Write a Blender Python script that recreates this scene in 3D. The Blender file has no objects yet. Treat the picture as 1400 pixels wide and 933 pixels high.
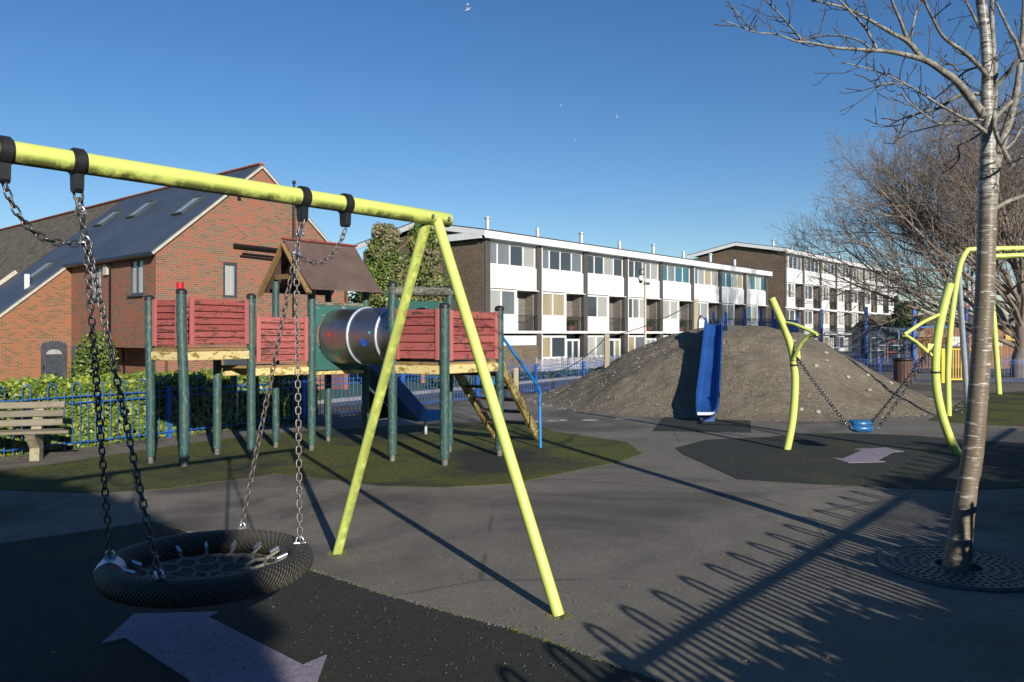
import bpy, math, random
from mathutils import Vector, Matrix
R = random.Random(7)
sc = bpy.context.scene
COL = sc.collection
V = Vector
# ------------------------------------------------------------------ camera, sky, sun, exposure
F = 1089.0; EYE = 1.6; HOR = 457.0
cam_d = bpy.data.cameras.new('camera'); cam = bpy.data.objects.new('camera', cam_d); COL.objects.link(cam)
cam.location = (0, 0, EYE); cam.rotation_euler = (math.radians(90), 0, 0)
cam_d.sensor_width = 36; cam_d.lens = F/1400*36; cam_d.shift_y = -(466.5-HOR)/1400
cam_d.clip_start = 0.05; cam_d.clip_end = 3000
sc.camera = cam
SUN_EL = math.radians(20.3)
SD = V((0.393, -0.92, 0)).normalized()            # horizontal direction towards the sun
sund = bpy.data.lights.new('sun', 'SUN'); sun = bpy.data.objects.new('sun', sund); COL.objects.link(sun)
sund.energy = 5.0; sund.angle = math.radians(0.53); sund.color = (1.0, 0.93, 0.82)
tosun = V((SD.x*math.cos(SUN_EL), SD.y*math.cos(SUN_EL), math.sin(SUN_EL)))
sun.rotation_euler = tosun.to_track_quat('Z', 'Y').to_euler()
sun.location = (0, 0, 30)
w = bpy.data.worlds.new('World'); sc.world = w; w.use_nodes = True
nt = w.node_tree; bg = nt.nodes['Background']
sky = nt.nodes.new('ShaderNodeTexSky'); sky.sky_type = 'NISHITA'; sky.sun_disc = False
sky.sun_elevation = SUN_EL; sky.sun_rotation = math.atan2(SD.x, SD.y)
sky.altitude = 0; sky.air_density = 1.0; sky.dust_density = 0.0; sky.ozone_density = 3.4
hsv = nt.nodes.new('ShaderNodeHueSaturation'); hsv.inputs['Saturation'].default_value = 1.21; hsv.inputs['Value'].default_value = 1.05; hsv.inputs['Hue'].default_value = 0.507
nt.links.new(sky.outputs[0], hsv.inputs['Color']); nt.links.new(hsv.outputs[0], bg.inputs[0]); bg.inputs[1].default_value = 0.086
vs = sc.view_settings
vs.view_transform = 'Standard'; vs.look = 'None'; vs.gamma = 1; vs.exposure = 0.25; vs.use_curve_mapping = False

# ------------------------------------------------------------------ helpers
def G(px, py, z=0.0):
    Y = (EYE-z)*F/(py-HOR); return V(((px-700)/F*Y, Y, z))
def W(px, py, Y):
    return V(((px-700)/F*Y, Y, EYE+(HOR-py)/F*Y))
U = V((0.653, 0.757, 0)).normalized()          # direction of the swing beam and the long facades
N = V((U.y, -U.x, 0))                          # to the right of it, towards the viewer
Z = V((0, 0, 1))

class MB:
    def __init__(s): s.v=[]; s.f=[]; s.m=[]; s.sm=[]; s.uv=[]
    def add(s, vs_, fs, m=0, smooth=False, uvs=None):
        b=len(s.v); s.v.extend([tuple(p) for p in vs_])
        for i,f in enumerate(fs):
            s.f.append([b+k for k in f]); s.m.append(m); s.sm.append(smooth)
            s.uv.append(uvs[i] if uvs else None)
        return s
    def box(s, c, size, ax=None, m=0, bev=0.0):
        c=V(c); ax = ax or (V((1,0,0)),V((0,1,0)),Z)
        hx,hy,hz=[k/2 for k in size]
        if bev<=0:
            vs_=[c+ax[0]*(x*hx)+ax[1]*(y*hy)+ax[2]*(z*hz) for z in(-1,1) for y in(-1,1) for x in(-1,1)]
            s.add(vs_, [(0,2,3,1),(4,5,7,6),(0,1,5,4),(2,6,7,3),(0,4,6,2),(1,3,7,5)], m)
        else:
            # octagonal prism along first axis (bevelled long edges)
            pr=[]
            b=min(bev,hy*.9,hz*.9)
            for (y,z) in ((-hy+b,-hz),(hy-b,-hz),(hy,-hz+b),(hy,hz-b),(hy-b,hz),(-hy+b,hz),(-hy,hz-b),(-hy,-hz+b)): pr.append((y,z))
            vs_=[c+ax[0]*(x*hx)+ax[1]*y+ax[2]*z for x in(-1,1) for (y,z) in pr]
            fs=[(i,(i+1)%8,8+(i+1)%8,8+i) for i in range(8)]+[tuple(range(7,-1,-1)),tuple(range(8,16))]
            s.add(vs_,fs,m)
        return s
    def beam(s, p, q, wd, ht, m=0, bev=0.0, up=Z, ext=0):
        p=V(p);q=V(q); d=(q-p); L=d.length; d.normalize()
        side=d.cross(up)
        side = side.normalized() if side.length>1e-4 else V((1,0,0))
        u2=side.cross(d).normalized()
        return s.box((p+q)/2,(L+ext,wd,ht),(d,side,u2),m,bev)
    def tube(s, pts, r, n=8, m=0, cap=True, smooth=True, vscale=1.0):
        pts=[V(p) for p in pts]
        if not hasattr(r,'__len__'): r=[r]*len(pts)
        k=len(pts); T=[]
        for i in range(k):
            a=pts[max(i-1,0)]; b=pts[min(i+1,k-1)]; T.append((b-a).normalized())
        ref = Z if abs(T[0].z)<.9 else V((1,0,0))
        x=T[0].cross(ref).normalized(); vs_=[]; ln=0; L=[0]
        for i in range(k):
            if i: 
                ln+=(pts[i]-pts[i-1]).length; L.append(ln)
            x=(x-T[i]*x.dot(T[i])).normalized(); y=T[i].cross(x)
            for j in range(n):
                a=2*math.pi*j/n; vs_.append(pts[i]+(x*math.cos(a)+y*math.sin(a))*r[i])
        fs=[];uv=[]
        for i in range(k-1):
            for j in range(n):
                j2=(j+1)%n
                fs.append((i*n+j,i*n+j2,(i+1)*n+j2,(i+1)*n+j))
                c=2*math.pi*r[i]
                uv.append(((L[i],j/n*c),(L[i],(j+1)/n*c),(L[i+1],(j+1)/n*c),(L[i+1],j/n*c)))
        s.add(vs_,fs,m,smooth,uv)
        if cap:
            s.add([vs_[j] for j in range(n)],[tuple(range(n-1,-1,-1))],m)
            s.add([vs_[(k-1)*n+j] for j in range(n)],[tuple(range(n))],m)
        return s
    def lathe(s, c, prof, n=16, m=0, ax=None, smooth=True):
        c=V(c); ax=ax or (V((1,0,0)),V((0,1,0)),Z)
        vs_=[c+ax[2]*h+(ax[0]*math.cos(2*math.pi*j/n)+ax[1]*math.sin(2*math.pi*j/n))*rr for (rr,h) in prof for j in range(n)]
        fs=[(i*n+j,i*n+(j+1)%n,(i+1)*n+(j+1)%n,(i+1)*n+j) for i in range(len(prof)-1) for j in range(n)]
        return s.add(vs_,fs,m,smooth)
    def poly(s, pts, m=0): return s.add(pts,[tuple(range(len(pts)))],m)
    def prism(s, pts, d, m=0):
        pts=[V(p) for p in pts]; d=V(d); n=len(pts)
        s.add(pts+[p+d for p in pts], [tuple(range(n-1,-1,-1)),tuple(range(n,2*n))]+[(i,(i+1)%n,n+(i+1)%n,n+i) for i in range(n)],m)
        return s
    def mesh(s, name, mats, off=V((0,0,0))):
        me=bpy.data.meshes.new(name)
        me.from_pydata([(a-off.x,b-off.y,c-off.z) for a,b,c in s.v],[],s.f)
        for mm in (mats if isinstance(mats,(list,tuple)) else [mats]): me.materials.append(mm)
        me.polygons.foreach_set('material_index', s.m); me.polygons.foreach_set('use_smooth', s.sm)
        uvl=me.uv_layers.new(name='UVMap'); data=[0.0]*(2*len(me.loops)); li=0
        vv=s.v
        for f,uv in zip(s.f,s.uv):
            if uv:
                for a in uv: data[li]=a[0]; data[li+1]=a[1]; li+=2
            else:
                p0=V(vv[f[0]]); nn=V((0,0,0))
                for i in range(1,len(f)-1): nn+=(V(vv[f[i]])-p0).cross(V(vv[f[i+1]])-p0)
                if nn.length<1e-12: nn=V((0,0,1))
                nn.normalize()
                if abs(nn.z)>.97: t=V((1,0,0)); b=V((0,1,0))
                else: t=Z.cross(nn).normalized(); b=nn.cross(t)
                for k in f:
                    p=V(vv[k]); data[li]=p.dot(t); data[li+1]=p.dot(b); li+=2
        uvl.data.foreach_set('uv',data)
        me.update(); return me
    def build(s, name, mats, parent=None, kind=None):
        off=wloc(parent)
        o=bpy.data.objects.new(name, s.mesh(name,mats,off)); COL.objects.link(o)
        if parent: o.parent=parent
        if kind: o['kind']=kind
        return o
def wloc(p):
    l=V((0,0,0))
    while p is not None: l=l+V(p.location); p=p.parent
    return l
def tag(o,label,cat,group=None,kind=None):
    o['label']=label; o['category']=cat
    if group: o['group']=group
    if kind: o['kind']=kind
    return o
def thing(name,label,cat,loc=(0,0,0),group=None,kind=None):
    o=bpy.data.objects.new(name,None); COL.objects.link(o); o.location=loc; o.empty_display_size=.2
    return tag(o,label,cat,group,kind)
def struct(mb,name,mats,label=None,kind='structure'):
    o=mb.build(name,mats); o['kind']=kind
    if label: o['label']=label
    return o
def inst(name,me,parent,loc,rot=None):
    o=bpy.data.objects.new(name,me); COL.objects.link(o); o.parent=parent; o.location=loc
    if rot is not None: o.rotation_euler=rot
    return o
def copy_tree(o,parent=None):
    c=o.copy(); COL.objects.link(c); c.parent=parent
    for ch in o.children: copy_tree(ch,c)
    return c

# ------------------------------------------------------------------ materials
class NT:
    def __init__(s,name):
        s.mat=bpy.data.materials.new(name); s.mat.use_nodes=True; s.t=s.mat.node_tree
        s.b=s.t.nodes['Principled BSDF']
    def n(s,typ,**kw):
        o=s.t.nodes.new('ShaderNode'+typ)
        for k,v in kw.items():
            if k.startswith('i_'):
                key=k[2:]; key=int(key) if key.isdigit() else key.replace('_',' ')
                s.set(o.inputs[key],v)
            else: setattr(o,k,v)
        return o
    def set(s,sock,v):
        if isinstance(v,bpy.types.NodeSocket): s.t.links.new(v,sock)
        elif isinstance(v,(tuple,list)) and len(v)==3 and sock.type=='RGBA': sock.default_value=(*v,1)
        else: sock.default_value=v
    def co(s,kind='Object',scale=(1,1,1),loc=(0,0,0),rot=(0,0,0)):
        tc=s.n('TexCoord'); mp=s.n('Mapping'); s.t.links.new(tc.outputs[kind],mp.inputs[0])
        mp.inputs['Scale'].default_value=scale; mp.inputs['Location'].default_value=loc; mp.inputs['Rotation'].default_value=rot
        return mp.outputs[0]
    def geo(s,scale=(1,1,1)):
        g=s.n('NewGeometry'); mp=s.n('Mapping'); s.t.links.new(g.outputs['Position'],mp.inputs[0]); mp.inputs['Scale'].default_value=scale
        return mp.outputs[0]
    def noise(s,vec,scale,detail=4,rough=.55,dist=0):
        o=s.n('TexNoise',i_Scale=scale,i_Detail=detail,i_Roughness=rough,i_Distortion=dist); s.t.links.new(vec,o.inputs['Vector']); return o.outputs['Fac']
    def ramp(s,fac,stops,interp='LINEAR'):
        o=s.n('ValToRGB'); o.color_ramp.interpolation=interp; s.t.links.new(fac,o.inputs[0]); e=o.color_ramp.elements
        while len(e)<len(stops): e.new(.5)
        for el,(p,c) in zip(e,stops):
            el.position=p; el.color=(*c,1) if hasattr(c,'__len__') else (c,c,c,1)
        return o.outputs[0]
    def mix(s,fac,a,b,typ='MIX'):
        o=s.n('MixRGB',blend_type=typ); s.set(o.inputs[0],fac); s.set(o.inputs[1],a); s.set(o.inputs[2],b); return o.outputs[0]
    def math(s,op,a,b=0.5):
        o=s.n('Math',operation=op); s.set(o.inputs[0],a); s.set(o.inputs[1],b); return o.outputs[0]
    def bump(s,h,strength=.3,dist=.01,nrm=None):
        o=s.n('Bump',i_Strength=strength,i_Distance=dist); s.t.links.new(h,o.inputs['Height'])
        if nrm: s.t.links.new(nrm,o.inputs['Normal'])
        s.t.links.new(o.outputs[0],s.b.inputs['Normal']); return o.outputs[0]
    def out(s,col=None,rough=None,metal=None,spec=None):
        if col is not None: s.set(s.b.inputs['Base Color'],col)
        if rough is not None: s.set(s.b.inputs['Roughness'],rough)
        if metal is not None: s.set(s.b.inputs['Metallic'],metal)
        if spec is not None: s.set(s.b.inputs['Specular IOR Level'],spec)
        return s.mat
def plain(name,col,rough=.6,metal=0,var=.25,scale=6,bump=.15,bs=60):
    m=NT(name); c=m.co(); nz=m.noise(c,scale,5)
    lo=tuple(k*(1-var) for k in col); hi=tuple(min(1,k*(1+var)) for k in col)
    m.bump(m.noise(c,bs,3),bump,.004)
    return m.out(m.ramp(nz,[(.3,lo),(.7,hi)]),rough,metal)
def lime_paint():
    m=NT('lime_paint'); c=m.co(); base=(0.61,0.70,0.155)
    fine=m.noise(c,14,6,.6); col=m.mix(m.ramp(fine,[(.35,0),(.75,.35)]),base,(0.64,0.71,0.24))
    chips=m.ramp(m.noise(c,26,6,.8),[(.655,0),(.675,1)],)
    col=m.mix(m.math('MULTIPLY',chips,.75),col,(.07,.06,.035))
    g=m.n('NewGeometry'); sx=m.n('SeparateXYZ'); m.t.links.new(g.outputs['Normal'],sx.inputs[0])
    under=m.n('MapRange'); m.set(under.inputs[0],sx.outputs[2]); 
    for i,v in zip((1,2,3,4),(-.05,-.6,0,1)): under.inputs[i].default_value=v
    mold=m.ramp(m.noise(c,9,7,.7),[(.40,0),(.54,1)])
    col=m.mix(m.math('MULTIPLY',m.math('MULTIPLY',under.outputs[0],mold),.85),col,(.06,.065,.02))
    m.bump(m.noise(c,120,2),.06,.002)
    return m.out(col,.42)
def post_paint():
    m=NT('teal_post_paint'); c=m.co(scale=(1,1,.35)); 
    col=m.mix(m.noise(m.co(),3,3),(.018,.062,.060),(.036,.095,.088))
    chip=m.ramp(m.noise(c,42,6,.7),[(.53,0),(.63,1)])
    col=m.mix(m.math('MULTIPLY',chip,.55),col,(.21,.25,.22))
    alg=m.ramp(m.noise(m.co(),2.3,5,.6),[(.5,0),(.75,1)])
    col=m.mix(m.math('MULTIPLY',alg,.35),col,(.10,.11,.055))
    m.bump(m.noise(c,60,3),.25,.004); return m.out(col,.5)
def worn(name,paint,paint2,wood,axis='UV',thr=.55,amt=1.0,sx=2.2,sy=34):
    m=NT(name); g=m.co('UV',scale=(sx,sy,1)); big=m.noise(m.geo(),3.1,4); n1=m.noise(g,1.6,7,.72,.3)
    v=m.math('ADD',n1,m.math('MULTIPLY',m.math('SUBTRACT',big,.5),.35))
    mask=m.ramp(v,[(thr,0),(thr+.035,1)])
    oi=m.n('ObjectInfo'); col=m.mix(oi.outputs['Random'],paint,paint2)
    col=m.mix(m.ramp(m.noise(m.geo(),22,4),[(.3,0),(.8,.5)]),col,paint2)
    wd=m.mix(m.noise(g,3,5),wood,tuple(k*1.9 for k in wood))
    col=m.mix(m.math('MULTIPLY',mask,amt),col,wd)
    m.bump(m.math('SUBTRACT',m.math('MULTIPLY',m.noise(g,4,4),.5),mask),.35,.004)
    return m.out(col,.66)
def brick(name,c1,c2,c3,mortar,bias=0,sc_=1.0,fine=1):
    m=NT(name); g=m.co('UV')
    b=m.n('TexBrick',i_Scale=1.0,i_Color1=(0,0,0),i_Color2=(1,1,1),i_Mortar=(.5,.5,.5)); m.t.links.new(g,b.inputs['Vector'])
    b.inputs['Mortar Size'].default_value=.009; b.inputs['Mortar Smooth'].default_value=.3; b.inputs['Bias'].default_value=bias
    b.inputs['Brick Width'].default_value=.225; b.inputs['Row Height'].default_value=.075
    b.offset=.5; b.squash=1
    patch=m.noise(m.co('UV'),.55,3); 
    v=m.math('ADD',b.outputs['Color'],m.math('MULTIPLY',m.math('SUBTRACT',patch,.5),1.3))
    col=m.ramp(v,[(.24,c1),(.50,c2),(.78,c3),(1,tuple(k*.6 for k in c2))])
    col=m.mix(m.math('MULTIPLY',m.noise(g,9,6,.7),.35),col,tuple(k*.7 for k in mortar))
    col=m.mix(b.outputs['Fac'],col,mortar)
    m.bump(m.math('SUBTRACT',m.math('MULTIPLY',m.noise(g,60,3),.3),b.outputs['Fac']),.6,.012)
    return m.out(col,.85)
def tiles(name,c1,c2,row,wd,lich=0):
    m=NT(name); g=m.co('UV'); b=m.n('TexBrick',i_Scale=1.0,i_Color1=c1,i_Color2=c2,i_Mortar=tuple(k*.4 for k in c1)); m.t.links.new(g,b.inputs['Vector'])
    b.inputs['Mortar Size'].default_value=.008; b.inputs['Brick Width'].default_value=wd; b.inputs['Row Height'].default_value=row; b.inputs['Bias'].default_value=-.1
    col=b.outputs['Color']
    if lich:
        col=m.mix(m.ramp(m.noise(g,2.2,8,.75),[(.45,0),(.7,lich)]),col,(.20,.17,.11))
        col=m.mix(m.ramp(m.noise(g,7,6,.8),[(.62,0),(.7,lich)]),col,(.33,.32,.26))
    else: col=m.mix(m.ramp(m.noise(g,.5,4),[(.35,0),(.7,.45)]),col,tuple(k*1.5 for k in c2))
    m.bump(m.math('SUBTRACT',1.0,b.outputs['Fac']),.5,.01); return m.out(col,.55 if not lich else .9)
def asphalt(name,base,lite,spk=.35):
    m=NT(name); g=m.geo()
    col=m.mix(m.ramp(m.noise(g,.45,6,.6,.6),[(.32,0),(.7,1)]),base,lite)
    col=m.mix(m.ramp(m.noise(g,2.3,8,.75),[(.40,0),(.66,.55)]),col,tuple(k*.55 for k in base))
    md=m.noise(g,34,6,.85); col=m.mix(m.ramp(md,[(.36,.62),(.52,0)]),col,tuple(k*.42 for k in base)); col=m.mix(m.ramp(md,[(.52,0),(.68,.55)]),col,tuple(min(1,k*1.55) for k in lite))
    gr=m.noise(g,130,3,.8); col=m.mix(m.ramp(gr,[(.35,.0),(.7,spk)]),col,tuple(min(1,k*2.1) for k in lite))
    vo=m.n('TexVoronoi',i_Scale=210.0); m.t.links.new(g,vo.inputs['Vector'])
    col=m.mix(m.ramp(vo.outputs['Distance'],[(.0,.35),(.35,0)]),col,(.02,.02,.02))
    # faint straight wear and old repair lines
    vc=m.n('TexVoronoi',i_Scale=.33,feature='DISTANCE_TO_EDGE'); m.t.links.new(m.mix(.06,g,m.n('TexNoise',i_Scale=3.0).outputs['Color'],'ADD'),vc.inputs['Vector'])
    crack=m.ramp(vc.outputs['Distance'],[(.0,.5),(.008,0)]); crack=m.math('MULTIPLY',crack,m.ramp(m.noise(g,.7,3),[(.42,0),(.50,1)]))
    col=m.mix(crack,col,(.02,.02,.015))
    damp=m.ramp(m.noise(g,.30,7,.62,1.6),[(.47,0),(.60,.75)]); col=m.mix(damp,col,tuple(k*.62 for k in base))
    # chewing gum spots
    vg=m.n('TexVoronoi',i_Scale=2.6); m.t.links.new(g,vg.inputs['Vector'])
    col=m.mix(m.ramp(vg.outputs['Distance'],[(.035,.55),(.05,0)]),col,(.30,.29,.27))
    m.bump(m.math('ADD',gr,m.math('MULTIPLY',vo.outputs['Distance'],.8)),.55,.006)
    return m.out(col,.86,spec=.35)
def rubber(name,base,moss,amt,lo=.5,hi=.66):
    m=NT(name); g=m.geo()
    col=m.mix(m.noise(g,.8,5),base,tuple(k*1.5 for k in base))
    mk=m.math('MULTIPLY',m.ramp(m.noise(g,.55,6,.68,.5),[(lo,0),(hi,1)]),m.ramp(m.noise(g,26,5,.75),[(.36,0),(.6,1)]))
    col=m.mix(m.math('MULTIPLY',mk,amt),col,moss)
    vo=m.n('TexVoronoi',i_Scale=170.0); m.t.links.new(g,vo.inputs['Vector'])
    sp=m.ramp(m.noise(g,85,2,.6),[(.68,0),(.74,.5)]); col=m.mix(m.ramp(m.noise(g,30,6,.85),[(.38,.6),(.55,0)]),col,tuple(k*.45 for k in base)); col=m.mix(sp,col,(.20,.21,.15))
    col=m.mix(m.ramp(vo.outputs['Distance'],[(.0,.4),(.4,0)]),col,(.008,.009,.008))
    m.bump(m.math('ADD',vo.outputs['Distance'],m.noise(g,60,3)),.5,.006); return m.out(col,.9,spec=.3)

M={}
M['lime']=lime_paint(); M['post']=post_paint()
M['red_plank']=worn('red_plank_paint',(.29,.062,.056),(.37,.10,.088),(.06,.03,.024),thr=.535,sx=4.5,sy=15)
M['red_plain']=worn('red_stile_paint',(.36,.095,.088),(.42,.125,.115),(.06,.03,.02),thr=.68)
M['yellow_beam']=worn('flaking_yellow_paint',(.66,.50,.16),(.62,.52,.26),(.17,.115,.03),thr=.53,sx=5,sy=9)
M['yellow_steps']=worn('flaking_yellow_step_paint',(.50,.40,.13),(.55,.47,.22),(.12,.08,.02),thr=.47,sx=14,sy=14)
M['barge']=worn('ochre_barge_board',(.30,.19,.07),(.21,.135,.055),(.09,.06,.03),thr=.58,sx=5,sy=12)
M['green_board']=worn('dark_green_board',(.02,.095,.085),(.03,.12,.105),(.20,.21,.17),thr=.60,sx=5,sy=9,amt=.6)
M['log_grey']=worn('weathered_log',(.24,.24,.19),(.14,.14,.11),(.05,.05,.035),thr=.5,sx=6,sy=16)
M['felt']=plain('brown_roof_felt',(.115,.075,.062),.85,0,.25,3,.3,90)
M['ridge_red']=plain('red_ridge_strip',(.24,.07,.05),.8,0,.4,9)
M['black']=plain('black_rubber',(.018,.018,.02),.5,0,.3,8,.1)
M['blackplast']=plain('black_pipe_plastic',(.012,.011,.012),.35)
M['blue_slide']=plain('blue_slide_plastic',(.019,.078,.27),.38,0,.18,2,.05,40)
M['blue_bright']=plain('bright_blue_paint_and_sunlit_slide',(.02,.20,.56),.42,0,.15,5)  # also colours the small slide's exit brighter, as if sunlit
M['blue_fence']=plain('blue_fence_paint',(.016,.11,.42),.45,0,.25,5)
M['blue_dark']=plain('dark_blue_post_paint',(.012,.05,.22),.45,0,.2,5)
M['blue_seat']=plain('blue_seat_plastic',(.02,.13,.30),.28,0,.1,5,.03)
M['chainD']=plain('dark_chain_steel',(.16,.15,.15),.42,.85,.35,40,.2)
M['chainR']=plain('rusty_chain_steel',(.20,.175,.16),.5,.7,.45,60,.2)
M['steel']=plain('bright_steel',(.62,.63,.66),.28,.9,.12,20)
M['galv']=plain('pale_grey_steel',(.52,.58,.66),.42,.35,.12,12)
M['shoe']=plain('dull_zinc_shoe',(.16,.16,.145),.7,.2,.4,20)
M['concrete']=plain('mossy_concrete',(.30,.27,.18),.92,0,.35,14,.5,70)
M['mortar_white']=plain('white_paint',(.80,.80,.78),.55,0,.04,2)
M['white']=M['mortar_white']
def panelwhite():
    m=NT('weathered_white_board'); oi=m.n('ObjectInfo'); g=m.co('UV',scale=(3.5,.35,1))
    c=m.mix(oi.outputs['Random'],(.82,.82,.81),(.76,.765,.76)); st=m.ramp(m.noise(g,1.5,6,.7),[(.48,0),(.75,.6)]); c=m.mix(st,c,(.50,.50,.47)); return m.out(c,.5)
M['wpanel']=panelwhite()
M['cream']=plain('cream_verge',(.48,.45,.37),.7,0,.12,5)
M['anth']=plain('anthracite_frame',(.045,.055,.07),.45)
M['door_grey']=plain('grey_door_paint',(.055,.062,.075),.42)
M['wood']=worn('weathered_bench_wood',(.23,.195,.135),(.16,.14,.10),(.08,.07,.05),thr=.56,sx=3,sy=30,amt=.7)
M['timber']=worn('pale_timber_post',(.40,.34,.22),(.33,.28,.18),(.16,.13,.08),thr=.6,sx=10,sy=3,amt=.6)
M['brickR']=brick('red_multi_brick',(.36,.064,.032),(.255,.095,.05),(.15,.10,.065),(.29,.225,.155))
M['brickO']=brick('orange_brick',(.36,.092,.036),(.29,.105,.042),(.17,.085,.045),(.28,.20,.12))
M['brickS']=brick('soldier_brick',(.28,.08,.045),(.24,.10,.055),(.2,.12,.07),(.34,.28,.20))
M['brickT']=brick('tan_brick',(.19,.13,.082),(.155,.105,.07),(.105,.077,.052),(.20,.165,.12))
M['brickM']=brick('recess_brick',(.18,.16,.14),(.15,.135,.12),(.21,.18,.155),(.26,.24,.21))
M['brickD']=brick('dark_pier_brick',(.055,.048,.045),(.045,.04,.04),(.07,.06,.055),(.14,.13,.12))
M['slate']=tiles('blue_grey_slate',(.047,.060,.085),(.058,.073,.10),.20,.25)
M['tile_old']=tiles('old_brown_tile',(.06,.048,.034),(.15,.12,.082),.15,.20,.8)
M['ridge_tile']=plain('terracotta_ridge',(.30,.10,.05),.85,0,.35,6)
M['roofdark']=plain('dark_roof_edge',(.05,.052,.055),.8)
M['glass']=NT('window_glass').out((.05,.065,.08),.06)
M['glassB']=NT('blue_window_glass').out((.05,.15,.20),.08)
def curtain(name='net_curtain_behind_glass',ca=(.50,.50,.46),cb=(.30,.31,.31),cc=(.22,.22,.21)):
    m=NT(name); g=m.co('UV',scale=(14,.4,1)); oi=m.n('ObjectInfo')
    c=m.mix(oi.outputs['Random'],ca,cb); c=m.mix(m.ramp(m.noise(g,1,3),[(.35,0),(.7,.6)]),c,cc)
    m.b.inputs['Coat Weight'].default_value=1; m.b.inputs['Coat Roughness'].default_value=.05
    return m.out(c,.8)
M['curtain']=curtain(); M['curtainC']=curtain('cream_curtain_behind_glass',(.42,.34,.20),(.36,.30,.2),(.2,.15,.09)); M['curtainG']=curtain('grey_blind_behind_glass',(.20,.22,.24),(.13,.15,.17),(.07,.08,.09))
M['asphalt']=asphalt('playground_asphalt',(.118,.106,.085),(.20,.18,.143),.4)
M['road']=asphalt('road_asphalt',(.10,.10,.10),(.13,.13,.13))
M['pave']=asphalt('pavement',(.20,.19,.175),(.26,.25,.23))
M['mat1']=rubber('mossy_rubber',(.026,.030,.022),(.165,.175,.012),.95,.38,.54)
M['mat2']=rubber('dark_rubber',(.032,.036,.030),(.12,.13,.022),.6,.50,.64)
M['mat3']=rubber('near_rubber',(.030,.033,.026),(.12,.125,.025),.45,.56,.72)
M['arrow']=rubber('lavender_rubber',(.25,.215,.265),(.33,.285,.34),.5,.3,.6)
M['grass']=NT('far_grass'); _g=M['grass']; M['grass']=_g.out(_g.mix(_g.noise(_g.geo(),1.2,6,.7),(.03,.07,.03),(.05,.12,.05)),.95)
M['lichen']=plain('white_stain',(.45,.44,.40),.9)
def mound_mat():
    m=NT('trodden_earth_and_stone'); g=m.geo()
    col=m.mix(m.ramp(m.noise(g,.9,6,.65,.4),[(.35,0),(.65,1)]),(.135,.106,.066),(.225,.184,.125))
    col=m.mix(m.ramp(m.noise(g,1.7,5,.6),[(.58,0),(.68,.45)]),col,(.14,.14,.06))
    vo=m.n('TexVoronoi',i_Scale=13.0); m.t.links.new(g,vo.inputs['Vector'])
    pm=m.ramp(m.noise(g,1.1,5,.7),[(.4,.15),(.62,1)])
    peb=m.math('MULTIPLY',m.ramp(vo.outputs['Distance'],[(.16,1),(.27,0)]),pm); 
    peb=m.math('MULTIPLY',peb,m.ramp(m.noise(g,9,3),[(.48,0),(.56,.8)]))
    col=m.mix(peb,col,(.52,.49,.42))
    fn=m.noise(g,38,6,.8); col=m.mix(m.ramp(fn,[(.3,0),(.75,.65)]),col,(.36,.32,.26))
    col=m.mix(m.ramp(m.noise(g,22,4,.8),[(.6,0),(.72,.6)]),col,(.05,.04,.028))
    fs=m.ramp(m.noise(g,24,5,.85),[(.57,0),(.63,.75)]); col=m.mix(m.math('MULTIPLY',fs,m.ramp(m.noise(g,1.6,5,.7),[(.35,.25),(.6,1)])),col,(.55,.51,.42))
    m.bump(m.math('ADD',m.noise(g,5,3,.5),m.math('MULTIPLY',m.noise(g,22,6,.8),.9)),1.0,.07); return m.out(col,.95,spec=.2)
M['mound']=mound_mat()
def leafmat(name,a,b,c,rough=.45):
    m=NT(name); g=m.n('NewGeometry'); col=m.ramp(g.outputs['Random Per Island'],[(0,a),(.5,b),(1,c)])
    m.b.inputs['Transmission Weight'].default_value=0
    return m.out(col,rough)
M['leafH']=leafmat('laurel_leaves',(.035,.085,.008),(.13,.19,.016),(.29,.32,.04),.48)
M['leafD']=leafmat('evergreen_leaves',(.012,.032,.010),(.03,.06,.016),(.06,.09,.025),.5)
M['leafM']=leafmat('ivy_leaves',(.035,.085,.015),(.10,.16,.03),(.20,.22,.055),.5)
M['leafDead']=leafmat('dead_leaves',(.20,.10,.04),(.12,.06,.03),(.28,.18,.09),.8)
M['leafOlive']=leafmat('dry_olive_leaves',(.17,.17,.075),(.24,.21,.12),(.12,.15,.05),.7)
M['leafG']=leafmat('mid_green_leaves',(.04,.10,.015),(.12,.20,.03),(.24,.28,.06),.5)
M['bark']=plain('grey_brown_bark',(.215,.172,.138),.9,0,.45,3,.5,30)
M['bark2']=plain('ochre_stem_bark',(.30,.16,.06),.9,0,.35,6,.5,30)
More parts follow.
